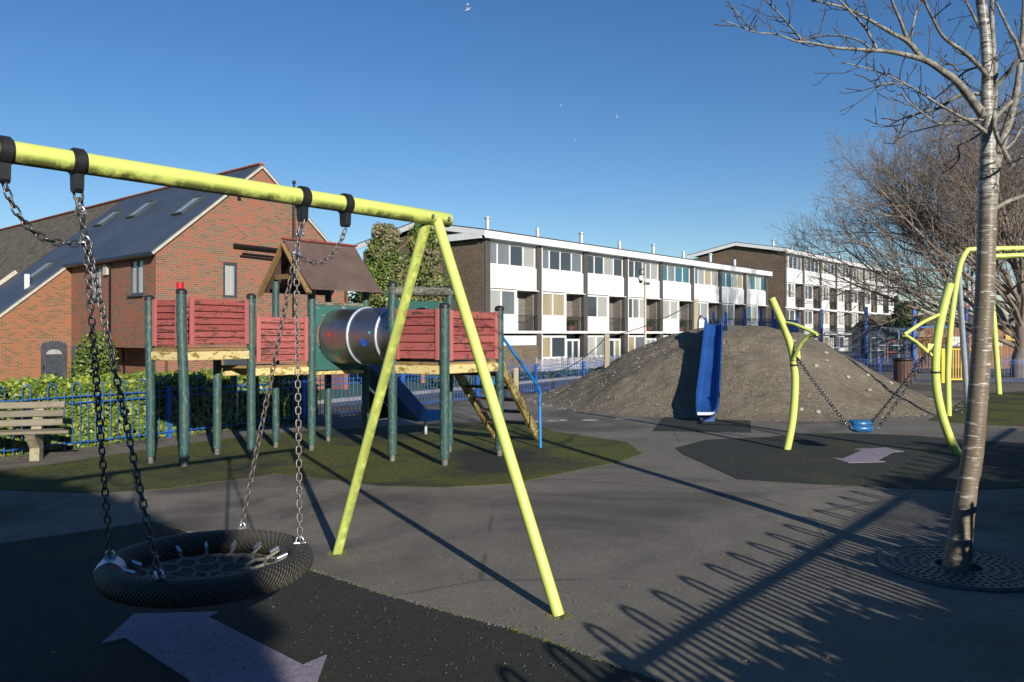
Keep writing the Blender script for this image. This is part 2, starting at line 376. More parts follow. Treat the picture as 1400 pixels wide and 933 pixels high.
def birch():
    m=NT('silvery_birch_bark'); g=m.co('Object',scale=(6,6,40)); 
    col=m.mix(m.noise(m.co(),5,5),(.11,.085,.055),(.26,.215,.155))
    len_=m.ramp(m.noise(g,1.0,4,.6),[(.585,0),(.63,1)]); col=m.mix(m.math('MULTIPLY',len_,.75),col,(.62,.58,.50))
    d=m.ramp(m.noise(m.co('Object',scale=(3,3,9)),2.2,5,.7),[(.56,0),(.68,1)]); col=m.mix(m.math('MULTIPLY',d,.75),col,(.06,.05,.035))
    hz=m.n('SeparateXYZ'); m.t.links.new(m.n('NewGeometry').outputs['Position'],hz.inputs[0])
    up=m.n('MapRange'); m.set(up.inputs[0],hz.outputs[2]); up.inputs[1].default_value=2.35; up.inputs[2].default_value=2.6
    sil=m.mix(m.ramp(m.noise(m.co('Object',scale=(4,4,14)),1.6,6,.75),[(.47,0),(.56,1)]),(.30,.29,.25),(.07,.06,.045))
    sil=m.mix(m.ramp(m.noise(g,1.3,4,.6),[(.52,0),(.58,.8)]),sil,(.55,.54,.49))
    col=m.mix(m.math('MULTIPLY',up.outputs[0],.85),col,sil)
    m.bump(m.math('ADD',m.noise(g,1.5,4),len_),.5,.008); return m.out(col,.42)
M['birch']=birch()
M['twig']=plain('dark_twig_bark',(.085,.062,.05),.8,0,.4,8)
def twigc():
    m=NT('mottled_branch_bark'); nz=m.ramp(m.noise(m.co(scale=(3,3,3)),5,6,.75),[(.38,0),(.6,1)]); c=m.mix(nz,(.09,.08,.055),(.33,.31,.26)); m.bump(m.noise(m.co(),60,4),.6,.006); return m.out(c,.7)  # noise mixes pale and dark bark at random
M['branch']=twigc()
def metal_tunnel():
    m=NT('brushed_steel_tunnel'); g=m.co('Object',scale=(1,1,1)); 
    m.bump(m.noise(g,2.0,2),.25,.02)
    return m.out(m.mix(m.noise(g,6,4),(.30,.31,.34),(.48,.48,.50)),.42,1.0)
M['tunnel']=metal_tunnel()
M['dotR']=plain('red_dot',(.5,.04,.03)); M['dotB']=plain('blue_dot',(.02,.10,.6)); M['dotG']=plain('green_dot',(.02,.25,.10)); M['dotC']=plain('cyan_dot',(.05,.5,.5))
def ropemat():
    m=NT('woven_black_rope'); g=m.co('UV',rot=(0,0,math.radians(38)))
    wv=m.n('TexWave',i_Scale=22.0,i_Distortion=.6,i_Detail=1.0); m.t.links.new(g,wv.inputs['Vector'])
    g2=m.co('UV',rot=(0,0,math.radians(-38))); w2=m.n('TexWave',i_Scale=11.0,i_Distortion=.4); m.t.links.new(g2,w2.inputs['Vector'])
    h=m.math('MULTIPLY',wv.outputs['Fac'],m.math('ADD',m.math('MULTIPLY',w2.outputs['Fac'],.6),.4))
    m.bump(h,1.0,.012)
    return m.out(m.mix(h,(.018,.016,.013),(.13,.12,.09)),.6)
M['rope']=ropemat(); M['net']=plain('grey_net_rope',(.17,.16,.13),.75,0,.3,40,.3,200)
M['grate']=plain('cast_iron_grate',(.10,.10,.105),.55,.4,.3,12,.3,90)
M['soil']=plain('dark_soil',(.02,.016,.012),.95,0,.5,10,.6,40)
M['yellow']=plain('yellow_gate_paint',(.80,.50,.015),.45,0,.1,5)
M['orangewood']=worn('orange_timber_boards',(.36,.15,.035),(.28,.12,.035),(.14,.06,.02),thr=.56,sx=12,sy=3,amt=.8)
M['brownslat']=plain('brown_bin_slats',(.10,.055,.04),.7)
M['greymesh']=plain('grey_blue_mesh',(.12,.16,.22),.5,.2)
M['trellis']=plain('pale_trellis',(.60,.58,.54),.8)
M['redtube']=plain('red_plastic',(.50,.02,.025),.3,0,.05)
M['redsign']=plain('orange_red_sign',(.6,.10,.03),.5)
M['skylight']=NT('skylight_glass').out((.25,.36,.46),.05)
M['hold']=plain('pale_climbing_hold',(.36,.34,.28),.8)
M['rockgrey']=plain('grey_bark',(.20,.19,.17),.9,0,.35,2,.6,9)

# ------------------------------------------------------------------ ground (laid out along the playground fence)
F0=V((-6.6,10.3,0)); FD=V((.543,.84,0)).normalized(); FN=V((-FD.y,FD.x,0))
def sstep(a,b,x):
    t=max(0,min(1,(x-a)/(b-a))); return t*t*(3-2*t)
def gz(d): return -.8*sstep(1.5,9.5,d)
def strip(name,mat,ds,dz=0,tr=(-900,900)):
    mb=MB(); pts=[]
    for d in ds:
        for t in tr:
            p=F0+FD*t+FN*d; pts.append((p.x,p.y,gz(d)+dz))
    mb.add(pts,[(2*i,2*i+1,2*i+3,2*i+2) for i in range(len(ds)-1)])
    return struct(mb,name,mat)
strip('ground',M['asphalt'],[-900,-200,-50,0,1.3])
strip('road',M['road'],[1.3,1.6,2,2.5,3,3.5,4,4.4],0)
mb=MB()
for d0,d1 in((4.4,4.55),):
    a=F0+FD*-200+FN*d0; b=F0+FD*200+FN*d0
    mb.box((a+b)/2+FN*.075+V((0,0,gz(4.5)+.04)),(400,.15,.16),(FD,FN,Z))
struct(mb,'kerb',M['pave'])
strip('pavement',M['pave'],[4.55,5,5.5,6.1],.1)
strip('verge',M['grass'],[6.1,7,8,9.5,14,20],.02)
strip('far_ground',M['road'],[20,60,900])

# ------------------------------------------------------------------ mound
MC=V((5.4,19.3,0)); MH=1.84
FT=[(0,.965),(.12,.955),(.22,.925),(.37,.81),(.55,.57),(.72,.32),(.9,.09),(.97,.02),(1.02,-.02),(1.1,-.06)]
def mound_r(x,y):
    a=math.atan2(y-MC.y,x-MC.x); rx=4.95 if x<MC.x else 4.7
    wob=1+.03*math.sin(3*a+1)+.02*math.sin(7*a)
    return math.hypot((x-MC.x)/rx,(y-MC.y)/4.6)/wob
def mound_z(x,y):
    r=mound_r(x,y)
    if r>=1.1: return -.1
    for (r0,f0),(r1,f1) in zip(FT,FT[1:]):
        if r<=r1:
            t=(r-r0)/(r1-r0); return MH*(f0+(f1-f0)*t)
    return -.1
def msm(x,y):
    return sum(mound_z(x+dx,y+dy) for dx in(-.18,0,.18) for dy in(-.18,0,.18))/9
from mathutils import noise as mn
mb=MB(); n=200; vs_=[]
for j in range(n+1):
    for i in range(n+1):
        x=MC.x-5.6+11.2*i/n; y=MC.y-5.2+10.4*j/n; z=msm(x,y)
        k=max(0,min(1,(1.0-mound_r(x,y))*6))
        z+=k*(mn.noise(V((x*1.3,y*1.3,0)))*.085+mn.noise(V((x*4,y*4,3)))*.035+mn.noise(V((x*11,y*11,3)))*.022)
        vs_.append((x,y,z))
fs=[(j*(n+1)+i,j*(n+1)+i+1,(j+1)*(n+1)+i+1,(j+1)*(n+1)+i) for j in range(n) for i in range(n)
    if mound_r(vs_[j*(n+1)+i][0],vs_[j*(n+1)+i][1])<1.08]
mb.add(vs_,fs,0,True); struct(mb,'mound',M['mound'])
def on_mound(px,py):
    Y=13.8
    while Y<24:
        p=W(px,py,Y)
        if p.z<=msm(p.x,p.y): return V((p.x,p.y,msm(p.x,p.y)))
        Y+=.02
    return G(px,py)
mb=MB()   # loose stones lying on the mound
for i in range(5200):
    a=R.uniform(0,6.283); r=math.sqrt(R.random())*1.03; x=MC.x+math.cos(a)*r*4.9; y=MC.y+math.sin(a)*r*4.6
    if y>MC.y+1.5: continue
    z=max(0,msm(x,y)); s=R.uniform(.006,.019)*(1.7 if R.random()<.1 else 1)
    c=V((x,y,z+s*.2)); a2=R.uniform(0,3)
    e1=V((math.cos(a2),math.sin(a2),0))*s; e2=V((-math.sin(a2),math.cos(a2),0))*s*R.uniform(.5,.9); e3=Z*s*.55
    mb.add([c-e1-e2*.5,c+e1-e2,c+e1*.8+e2,c-e1+e2*.8,c+e3+e1*.2],[(0,1,4),(1,2,4),(2,3,4),(3,0,4)])
struct(mb,'loose_stones',plain('pale_stones',(.40,.37,.31),.9,0,.5,3),'small pale stones scattered on the earth mound','stuff')
# climbing holds, each a knob of its own
holds=[(1085,467),(1129,483),(1129,494),(1115,500),(1159,515),(1186,513),(1217,524),(1188,534),(1095,560),(1118,563)]
hmb=MB().lathe((0,0,0),[(.055,-.03),(.055,.0),(.045,.025),(.02,.036),(0.001,.038)],9)
hme=hmb.mesh('climbing_hold',M['hold'])
words=['topmost','second from the top','third from the top','left one of the upper group','middle','right of the middle one','far right','low one right of the chain','low one near the lime post','lowest, beside the lime post']
for (px,py),wd in zip(holds,words):
    p=on_mound(px,py); o=bpy.data.objects.new('climbing_hold',hme); COL.objects.link(o); o.location=p; s=R.uniform(.8,1.2); o.scale=(s,s,s*.9)
    o.rotation_euler=(math.radians(20),math.radians(10),R.random()*6)
    tag(o,'pale climbing hold on the right mound slope, '+wd,'climbing hold','climbing holds on the mound')

# ------------------------------------------------------------------ rubber mats, arrows, stains
def sheet(name,pix,z,mat,label=None,kind='structure'):
    mb=MB(); pts=[G(px,py) for px,py in pix]
    a=sum(pts[i].x*pts[(i+1)%len(pts)].y-pts[(i+1)%len(pts)].x*pts[i].y for i in range(len(pts)))
    if a<0: pts.reverse()
    mb.prism([V((p.x,p.y,-.01)) for p in pts],(0,0,z+.01))
    return struct(mb,name,mat,label,kind)
sheet('rubber_mat',[(-60,652),(60,637),(130,626),(210,614),(300,601),(400,591),(520,584),(620,578),(690,578),(740,583),(755,590),(857,605),(878,621),(845,632),(800,641),(700,662),(610,667),(520,665),(450,656),(379,648),(300,659),(225,669),(150,674),(103,674),(-60,668)],.006,M['mat1'])
sheet('rubber_mat',[(923,613),(965,602),(1050,598),(1091,594),(1160,593),(1250,596),(1320,602),(1500,612),(1500,664),(1300,671),(1120,663),(1010,656),(935,622)],.006,M['mat2'])
sheet('rubber_mat',[(-200,752),(0,744),(120,727),(206,714),(257,728),(330,752),(421,779),(520,812),(610,838),(700,862),(800,897),(905,935),(1300,1080),(900,1500),(-1500,1500),(-1500,900)],.006,M['mat3'])
sheet('rubber_mat',[(915,561),(1025,567),(1027,592),(892,590)],.006,M['mat2'])
sheet('rubber_mat',[(1269,575),(1330,540),(1420,534),(1560,548),(1540,586),(1350,582)],.006,M['mat1'])
sheet('painted_arrow',[(138,883),(183,842),(299,839),(285,846),(414,912),(447,898),(425,960),(290,965),(200,952),(262,935),(172,875)],.012,M['arrow'])
sheet('painted_arrow',[(1137,627),(1152,628.3),(1180,616.2),(1168,615),(1196,614),(1211,613),(1235.5,618.5),(1221,619.2),(1199,630.7),(1211,632.6),(1160,634)],.012,M['arrow'])
mb=MB()   # pale scuffs at the foot of the mound
for px,py,wx in((755,576,10),(805,575,14),(770,575,6),(735,577,8),(850,573,9),(1048,566,6)):
    c=G(px,py); k=10; pts=[c+V((math.cos(a*6.283/k)*wx*.014*R.uniform(.6,1.2),math.sin(a*6.283/k)*.13*R.uniform(.5,1.2),.004)) for a in range(k)]
    mb.poly(pts)
struct(mb,'scuff_marks',M['lichen'])
# crumbling edge of the near mat with moss and stones
edge=[(206,714),(257,728),(330,752),(421,779),(520,812),(610,838),(700,862),(800,897),(905,935)]
mb=MB(); mb2=MB()
for (a,b) in zip(edge,edge[1:]):
    A=G(*a);B=G(*b); L=(B-A).length; k=int(L*240)
    for i in range(k):
        p=A.lerp(B,R.random())+V((R.gauss(0,.009),R.gauss(0,.009),.004)); s=R.uniform(.003,.008)
        if R.random()<.03: s*=2.4
        q=mb if mn.noise(V((p.x*2.5,p.y*2.5,5)))+R.uniform(-.2,.2)>-.02 else mb2
        q.add([p+V((-s,-s*.7,0)),p+V((s,-s,0)),p+V((s*.8,s,0)),p+V((-s,s*.8,0)),p+V((0,0,s*.9))],[(0,1,4),(1,2,4),(2,3,4),(3,0,4)])
struct(mb,'gravel',plain('edge_gravel',(.13,.12,.095),.9,0,.5,30),'crumbled grit along the edge of the near dark mat','stuff')
struct(mb2,'moss',plain('edge_moss',(.09,.11,.02),.95,0,.4,30),'green moss growing along the edge of the near dark mat','stuff')
# litter and leaves
mb=MB()
for i in range(420):
    t=R.uniform(-3,13); p=F0+FD*t+FN*R.uniform(-.35,.05); s=R.uniform(.015,.04); a=R.uniform(0,6.3)
    e=V((math.cos(a),math.sin(a),R.uniform(-.2,.2)))*s; g=V((-math.sin(a),math.cos(a),R.uniform(-.2,.3)))*s*.6; p=p+V((0,0,.012))
    mb.add([p-e,p+g,p+e,p-g],[(0,1,2,3)])
for i in range(150):
    p=G(R.uniform(0,1400),R.uniform(600,930)); s=R.uniform(.006,.014); a=R.uniform(0,6.3)
    e=V((math.cos(a),math.sin(a),R.uniform(-.2,.2)))*s; g=V((-math.sin(a),math.cos(a),R.uniform(-.2,.3)))*s*.6; p=p+V((0,0,.016))
    mb.add([p-e,p+g,p+e,p-g],[(0,1,2,3)])
struct(mb,'fallen_leaves',M['leafDead'],'small dead leaves scattered over asphalt and along the hedge foot','stuff')
mb=MB()
for i in range(3600):
    q=R.random()**1.6; p=G(R.uniform(-20,1420),470+155+ (930-625)*q); s=R.uniform(.002,.0042)*(1.8 if R.random()<.05 else 1); z0=.012
    mb.add([p+V((-s,-s*.6,z0)),p+V((s,-s*.8,z0)),p+V((s*.4,s,z0)),p+V((0,0,z0+s))],[(0,1,3),(1,2,3),(2,0,3)])
struct(mb,'grit',plain('loose_grit',(.135,.125,.10),.9,0,.6,60),'fine pale grit strewn over the asphalt and dark mats','stuff')
# ------------------------------------------------------------------ basket swing frame
AP=V((-.5,5.17,2.352)); BU=V((.642,.767,0)).normalized()
def bt(t,z=None):
    p=AP-BU*t
    return V((p.x,p.y,AP.z if z is None else z))
fr=thing('swing_set','lime green steel A-frame with a long top beam holding the round basket swing','swing frame',(AP.x,AP.y,0))
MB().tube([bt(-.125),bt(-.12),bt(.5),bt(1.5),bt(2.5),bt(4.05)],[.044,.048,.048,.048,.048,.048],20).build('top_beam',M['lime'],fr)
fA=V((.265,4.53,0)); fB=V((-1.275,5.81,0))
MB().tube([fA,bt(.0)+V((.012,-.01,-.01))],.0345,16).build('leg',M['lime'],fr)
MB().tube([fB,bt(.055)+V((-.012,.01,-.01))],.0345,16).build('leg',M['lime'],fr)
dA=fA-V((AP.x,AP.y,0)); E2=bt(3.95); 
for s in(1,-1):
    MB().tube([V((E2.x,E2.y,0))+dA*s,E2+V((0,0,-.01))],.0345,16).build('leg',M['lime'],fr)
for q in(fA,fB):
    m2=MB()
    for i in range(90):
        a=R.random()*6.28; rr_=R.uniform(.034,.075); s=R.uniform(.004,.011); p=q+V((math.cos(a)*rr_,math.sin(a)*rr_,0))
        m2.add([p+V((-s,-s*.6,0)),p+V((s,-s*.8,0)),p+V((s*.3,s,0)),p+V((0,0,s*.8))],[(0,1,3),(1,2,3),(2,0,3)])
    m2.build('foot_moss',plain('foot_moss',(.10,.10,.03),.95,0,.5,30),fr,'stuff')
for t in(.07,-.075):
    c=bt(t)+V((N.x*.047,N.y*.047,.0)); bo=MB().tube([c,c+N*.012,c+N*.02],[.013,.013,.007],10); bo.build('bolt',M['steel'],fr)
for t in(2.475,2.19,1.02,.725):
    c=bt(t); m2=MB()
    # collar with tapered drop
    prof=[]
    for k in range(25):
        a=math.radians(-60+300*k/24); prof.append((math.cos(a)*.062,math.sin(a)*.062))
    prof+= [(-.027,-.118),(-.016,-.132),(.016,-.132),(.027,-.118)]
    pts=[c+N*x+Z*y-BU*.019 for x,y in prof]
    m2.prism(pts,BU*.038)
    m2.tube([c-BU*.028,c+BU*.028],.054,18)
    hb=m2.build('hanger_bracket',M['black'],fr)

# chain link mesh: a stadium of round wire, long axis Z
def link_mesh(name,L,Wd,r,mat,n=14,k=6):
    pts=[]
    h=L/2-Wd/2
    for i in range(n):
        a=2*math.pi*i/n+math.pi/n
        pts.append(V((math.cos(a)*Wd/2,0,math.sin(a)*Wd/2+(h if math.sin(a)>0 else -h))))
    vs_=[];fs=[]
    for i in range(n):
        t=(pts[(i+1)%n]-pts[i-1]).normalized(); y=V((0,1,0)); x=t.cross(y)
        for j in range(k):
            a=2*math.pi*j/k; vs_.append(pts[i]+(x*math.cos(a)+y*math.sin(a))*r)
    for i in range(n):
        for j in range(k): fs.append((i*k+j,i*k+(j+1)%k,((i+1)%n)*k+(j+1)%k,((i+1)%n)*k+j))
    return MB().add(vs_,fs,0,True).mesh(name,mat)
LD=link_mesh('link',.044,.026,.0044,M['chainD']); LR=link_mesh('link',.044,.026,.0042,M['chainR']); LS=link_mesh('link',.056,.032,.0068,M['chainD'],10,5)
LB=link_mesh('link',.07,.036,.006,M['chainR'])
def shackle(p,d,parent,mat):
    d=V(d).normalized(); s=d.cross(Z); s=s.normalized() if s.length>.05 else V((1,0,0))
    m2=MB(); pts=[p+s*(math.cos(a)*.02)+d*(math.sin(a)*.03) for a in [i*math.pi/6-.3 for i in range(8)]]
    m2.tube(pts,.006,6); m2.tube([p-s*.028-d*.006,p+s*.028-d*.006],.007,6)
    return m2.build('shackle',mat,parent)
def chain(pts,me,pitch,parent,mat,first=None,roll0=0):
    """a chain part under a thing; its links are sub-parts of their own"""
    pts=[V(p) for p in pts]
    ch=shackle(pts[-1],(pts[-2]-pts[-1]),parent,M['steel']); ch.name='chain'
    base=wloc(ch)
    seg=[(b-a).length for a,b in zip(pts,pts[1:])]; tot=sum(seg); k=max(1,int(round(tot/pitch)))
    for i in range(k):
        s=(i+.5)*tot/k; j=0
        while s>seg[j] and j<len(seg)-1: s-=seg[j]; j+=1
        p=pts[j].lerp(pts[j+1],s/seg[j]); d=(pts[j+1]-pts[j]).normalized()
        q=d.to_track_quat('Z','Y'); rot=q@Matrix.Rotation((i%2)*math.pi/2+roll0+R.uniform(-.18,.18),3,'Z').to_quaternion()
        inst('link',me,ch,p-base,rot.to_euler())
    return ch
# ------------------------------------------------------------------ basket seat
RC=V((-1.51,3.96,.455)); RR=.445
bs=thing('basket_swing','round black rope basket seat hanging on chains from the lime beam','swing seat',(RC.x,RC.y,0))
n=96; ring=[RC+V((math.cos(2*math.pi*i/n),math.sin(2*math.pi*i/n),0))*RR for i in range(n+1)]
m2=MB(); kk=20; vs_=[];fs=[];uv=[]; r=.063
for i in range(n):
    a=2*math.pi*i/n; o=V((math.cos(a),math.sin(a),0))
    for j in range(kk):
        b=2*math.pi*j/kk; vs_.append(RC+o*(RR+math.cos(b)*r)+Z*math.sin(b)*r)
for i in range(n):
    for j in range(kk):
        fs.append((i*kk+j,((i+1)%n)*kk+j,((i+1)%n)*kk+(j+1)%kk,i*kk+(j+1)%kk))
        u0=i*2*math.pi*RR/n; u1=u0+2*math.pi*RR/n; v0=j*2*math.pi*r/kk; v1=v0+2*math.pi*r/kk
        uv.append(((u0,v0),(u1,v0),(u1,v1),(u0,v1)))
m2.add(vs_,fs,0,True,uv); m2.build('ring',M['rope'],bs)
nf=16; netm=MB()
def rp(k,m_,rad_,dz): rad=rad_*.9; a=2*math.pi*(k+.0)/m_; return RC+V((math.cos(a)*rad,math.sin(a)*rad,dz))
for k in range(nf):
    A=rp(k,nf,(RR-r*.9)/.9,-.0); B=rp(k,nf,.345,-.035)
    fe=MB().tube([rp(k,nf,(RR-r-.002)/.9,.012),rp(k,nf,(RR-r-.05)/.9,-.006)],.0115,10); fe.build('ferrule',M['steel'],bs)
    netm.tube([A,B],.010,7)
    C=rp(k+.5,nf,.31,-.045); D=rp(k+1,nf,.345,-.035)
    netm.tube([B,C,D],.010,7)
    E=rp(k+.5,nf,.255,-.055)
    netm.tube([C,E],.010,7)
    netm.tube([E,rp(k+1,nf,.225,-.06),rp(k+1.5,nf,.255,-.055)],.009,6)
    if k%2==0:
        netm.tube([rp(k,nf,.225,-.06),rp(k,nf,.15,-.07),rp(k+1,nf,.12,-.075),rp(k+2,nf,.15,-.07)],.009,6)
        netm.tube([rp(k+1,nf,.12,-.075),rp(k+1,nf,.03,-.08)],.009,6)
netm.lathe(RC+V((0,0,-.08)),[(.001,-.012),(.035,-.012),(.04,0),(.035,.012),(.001,.012)],12)
netm.build('rope_net',M['net'],bs)
sl=MB()  # bright sleeve band on the left of the ring
for a0 in(math.radians(190),):
    pp=[RC+V((math.cos(a0+i*.05),math.sin(a0+i*.05),0))*RR for i in range(7)]; sl.tube(pp,.0655,20,cap=False)
sl.build('sleeve',M['galv'],bs)
def hang(u,v): return RC+BU*u+N*v+Z*.075
HL=[hang(-.37,-.25),hang(-.37,.25)]; HR=[hang(.38,.23),hang(.35,-.28)]
JL=W(117,331,3.56); JR=W(405,348,4.33)
bL=bt(2.19)+V((0,0,-.125)); bR=bt(1.02)+V((0,0,-.125)); bL2=bt(2.475)+V((0,0,-.125)); bR2=bt(.725)+V((0,0,-.125))
def curve3(a,b,c,k=14):
    return [a*((1-t)**2)+b*(2*t*(1-t))+c*t*t for t in [i/k for i in range(k+1)]]
for hb_,J,me in((bL,JL,LD),(bR,JR,LR)):
    big=chain([hb_+V((0,0,.02)),hb_.lerp(J,.42)],LB,.052,bs,M['chainD'])
    chain([hb_.lerp(J,.40),J],me,.0345,bs,M['chainD'])
chain([JL,HL[0]],LD,.0345,bs,M['chainD']); chain([JL+V((.02,-.02,0)),HL[1]],LD,.0345,bs,M['chainD'],roll0=.6)
chain([JR,HR[0]],LR,.0345,bs,M['chainR']); chain([JR+V((-.01,.02,0)),HR[1]],LR,.0345,bs,M['chainR'],roll0=.5)
chain(curve3(bL2,W(35,348,3.35),JL),LD,.0345,bs,M['chainD'])
chain(curve3(bR2+V((0,0,-.02)),W(450,382,4.5),JR),LR,.0345,bs,M['chainR'])
for h in HL+HR: shackle(h,(0,0,1),bs,M['steel'])

# ------------------------------------------------------------------ play house structure
pl=thing('play_structure','wooden climbing structure with red plank panels, steel tunnel and little pitched roof','climbing frame',(-2.7,10.5,0))
def arm(px,py,h=0): return G(px,py)
P1=G(206,634);P2=G(252,638);P3=G(343.5,624);P4=G(297,622);P5=G(377,612.5);P6=G(426,616.5);P7=G(448.7,604);P8=P6+V((.62,.66,0))
P9=G(536.5,631);P10=G(608,637);P11=P10+U*1.0;P12=P9+U*1.0
def post(p,top,r=.058,cap=True,lean=0):
    m2=MB().tube([p+V((0,0,.09)),p+V((0,0,top*.4)),p+V((lean,0,top*.8)),p+V((lean,0,top))],[r*.98,r,r*.99,r*.96],14)
    o=m2.build('post',M['post'],pl)
    if cap: MB().lathe(p+V((lean,0,top-.01)),[(r*1.12,0),(r*1.12,.025),(r*.9,.05),(r*.4,.062),(.001,.064)],14).build('post_cap',M['black'],o)
    MB().tube([p+V((0,0,-.02)),p+V((0,0,.12))],[r*.62,r*.66],10).build('metal_shoe',M['shoe'],o)
    return o
post(P1,2.03,.052,lean=-.02); post(P2,2.10,.060,lean=-.035); post(P3,2.08,.056); post(P4,1.38,.055,False)
post(P5,2.34,.05,False); post(P6,2.30,.056,False); post(P7,2.42,.05,False); post(P8,2.45,.055,False)
post(P9,2.21,.058); post(P10,1.93,.06); post(P11,1.92,.058); post(P12,2.20,.055)
def rel(p,z): return V((p.x,p.y,z))
def panel(A,B,zb,zt,k,inset=.06):
    d=(B-A); d.z=0; L=d.length; d.normalize(); nn=V((d.y,-d.x,0))
    if nn.dot(V((0,-1,0)))<0: nn=-nn
    a=A+d*inset; b=B-d*inset; ln=(b-a).length
    root=None
    for e in(a+d*.028,b-d*.028):
        o=MB().box(rel(e,(zb+zt)/2)+nn*.022,(zt-zb+.01,.056,.028),(Z,d,nn),0,.004).build('panel_stile',M['red_plain'],pl)
    h=(zt-zb)/k
    pm=MB().box((0,0,0),(ln-.02,h-.009,.028),(d,Z,nn),0,.006)
    backing=MB().box(rel((a+b)/2,(zb+zt)/2)-nn*.022,(ln-.06,zt-zb-.04,.016),(d,Z,nn)); bk=backing.build('panel_board',M['red_plain'],pl)
    base=wloc(bk)
    for i in range(k):
        m3=MB().box(rel((a+b)/2,zb+h*(i+.5))+nn*R.uniform(-.002,.003),(ln-.02,h-.010,.030),(d,(Z+d*R.uniform(-.006,.006)).normalized(),nn),0,.006)
        m3.build('plank',M['red_plank'],bk)
panel(P1,P2,1.46,2.02,7); panel(P2,P3,1.475,2.04,7); panel(P3,P6,1.24,1.83,7)
panel(P9,P10,1.29,1.91,6); panel(P10,P11,1.28,1.89,6)
panel(P1,P4,1.47,2.02,7)
def ybeam(A,B,z,h=.11,mat='yellow_beam'):
    MB().beam(rel(A,z),rel(B,z),.05,h,0,.008).build('deck_beam',M[mat],pl)
ybeam(P1,P2,1.33);ybeam(P2,P3,1.33);ybeam(P1,P4,1.33);ybeam(P4,P3,1.33)
ybeam(P3,P6,1.10,.10);ybeam(P4+(P3-P4)*.2,P5,1.10);ybeam(P6,P8,1.06,.05);ybeam(P5,P7,1.08);ybeam(P7,P8,1.08);ybeam(P5,P6,1.1)
ybeam(P9,P10,1.16);ybeam(P10,P11,1.17);ybeam(P9,P12,1.15);ybeam(P12,P11,1.15)
def deck(a,b,c,d_,z):
    # boards one by one
    A=rel(a,z);B=rel(b,z);C=rel(c,z);D=rel(d_,z); k=6
    for i in range(k):
        t0=i/k+.01; t1=(i+1)/k-.01
        MB().prism([A.lerp(B,t0),A.lerp(B,t1),D.lerp(C,t1),D.lerp(C,t0)],(0,0,.035)).build('deck_board',M['barge'],pl)
deck(P1,P2,P3,P4,1.39); deck(P5,P6,P8,P7,1.13); deck(P4,P3,P6,P5,1.15); deck(P9,P10,P11,P12,1.22)
# pitched roof
ra=W(388,326,10.95); rz=ra.z-.02; rend=ra+U*1.22
for sgn,sv in((1,N),(-1,-N)):
    prof=[]
    for i in range(9):
        t=i/8; prof.append((t*.60*(1+.06*t*t), -(.70*t) + (.05*max(0,t-.7)**1*1.2)))
    m2=MB(); vs_=[]
    for (x,z) in prof:
        for e,dz in((0,0),(1,0)):
            p=(ra if e==0 else rend); q=V((p.x,p.y,rz))+sv*x+Z*(z)
            vs_.append(q)
    top=[v.copy() for v in vs_]; bot=[v-Z*.022 for v in vs_]; k=len(top)
    fs=[(2*i,2*i+1,2*i+3,2*i+2) for i in range(8)]+[(k+2*i,k+2*i+2,k+2*i+3,k+2*i+1) for i in range(8)]
    fs+=[(2*i,2*i+2,k+2*i+2,k+2*i) for i in range(8)]+[(2*i+1,k+2*i+1,k+2*i+3,2*i+3) for i in range(8)]+[(16,17,k+17,k+16)]
    m2.add(top+bot,fs,0,False); m2.build('roof_slope',M['felt'],pl)
    for q0 in(V((ra.x,ra.y,rz)),V((rend.x,rend.y,rz))-U*.05):
        MB().beam(q0-Z*.06-U*.005,q0-Z*.06+sv*.60-Z*.69-U*.005,.035,.085,0,.006,up=U).build('barge_board',M['barge'],pl)
    q0=V((ra.x,ra.y,rz))+U*.22
    MB().beam(q0-Z*.18,q0-Z*.16+sv*.40-Z*.46,.03,.07,0,.005,up=U).build('rafter',M['barge'],pl)
MB().box((V((ra.x,ra.y,rz))+V((rend.x,rend.y,rz)))/2+Z*.018,(1.26,.07,.03),(U,N,Z),0,.01).build('ridge_cap',M['ridge_red'],pl)
MB().beam(rel(ra,1.6)*1.0+V((0,0,.80))-N*.34+U*.1,rel(ra,1.6)+V((0,0,.80))+N*.30+U*.1,.04,.07).build('tie_beam',M['barge'],pl)
# dark green tunnel boards
def tboard(A,B,zb,zt,nn):
    d=(B-A);d.z=0;L=d.length;d.normalize(); c=(A+B)/2
    # board with a round hole
    m2=MB(); k=32; cz=1.57; r_=.375; pts=[]
    for s in(0,1):
        for i in range(k):
            a=2*math.pi*i/k; pts.append(rel(c,cz)+d*math.cos(a)*r_+Z*math.sin(a)*r_+nn*(.015 if s==0 else -.015))
        for i in range(k):
            a=2*math.pi*i/k; x=math.cos(a); y=math.sin(a); mx=max(abs(x),abs(y)); x/=mx; y/=mx
            pts.append(rel(c,(zb+zt)/2)+d*x*(L/2-.03)+Z*y*(zt-zb)/2+nn*(.015 if s==0 else -.015))
    fs=[]
    for i in range(k):
        j=(i+1)%k; fs+= [(i,j,k+j,k+i),(2*k+i,3*k+i,3*k+j,2*k+j),(i,2*k+i,2*k+j,j),(k+i,k+j,3*k+j,3*k+i)]
    m2.add(pts,fs); return m2.build('tunnel_board',M['green_board'],pl)
tboard(P6,P8,1.10,2.01,N); tboard(P9,P12,1.2,2.03,N)
MB().tube([rel(P9,2.14)-U*.05,rel(P12,2.17)+U*.1],.062,12).build('top_log',M['log_grey'],pl)
MB().beam(rel(P6,2.02),rel(P8,2.02),.05,.05,0,.01).build('top_rail',M['log_grey'],pl)
T0=rel((P6+P8)/2,1.57); T1=rel((P9+P12)/2,1.575); tv=(T1-T0).normalized()
m2=MB(); m2.tube([T0+tv*(i/10)*(T1-T0).length for i in range(11)],.385,48,cap=False); tn=m2.build('tunnel_tube',M['tunnel'],pl)
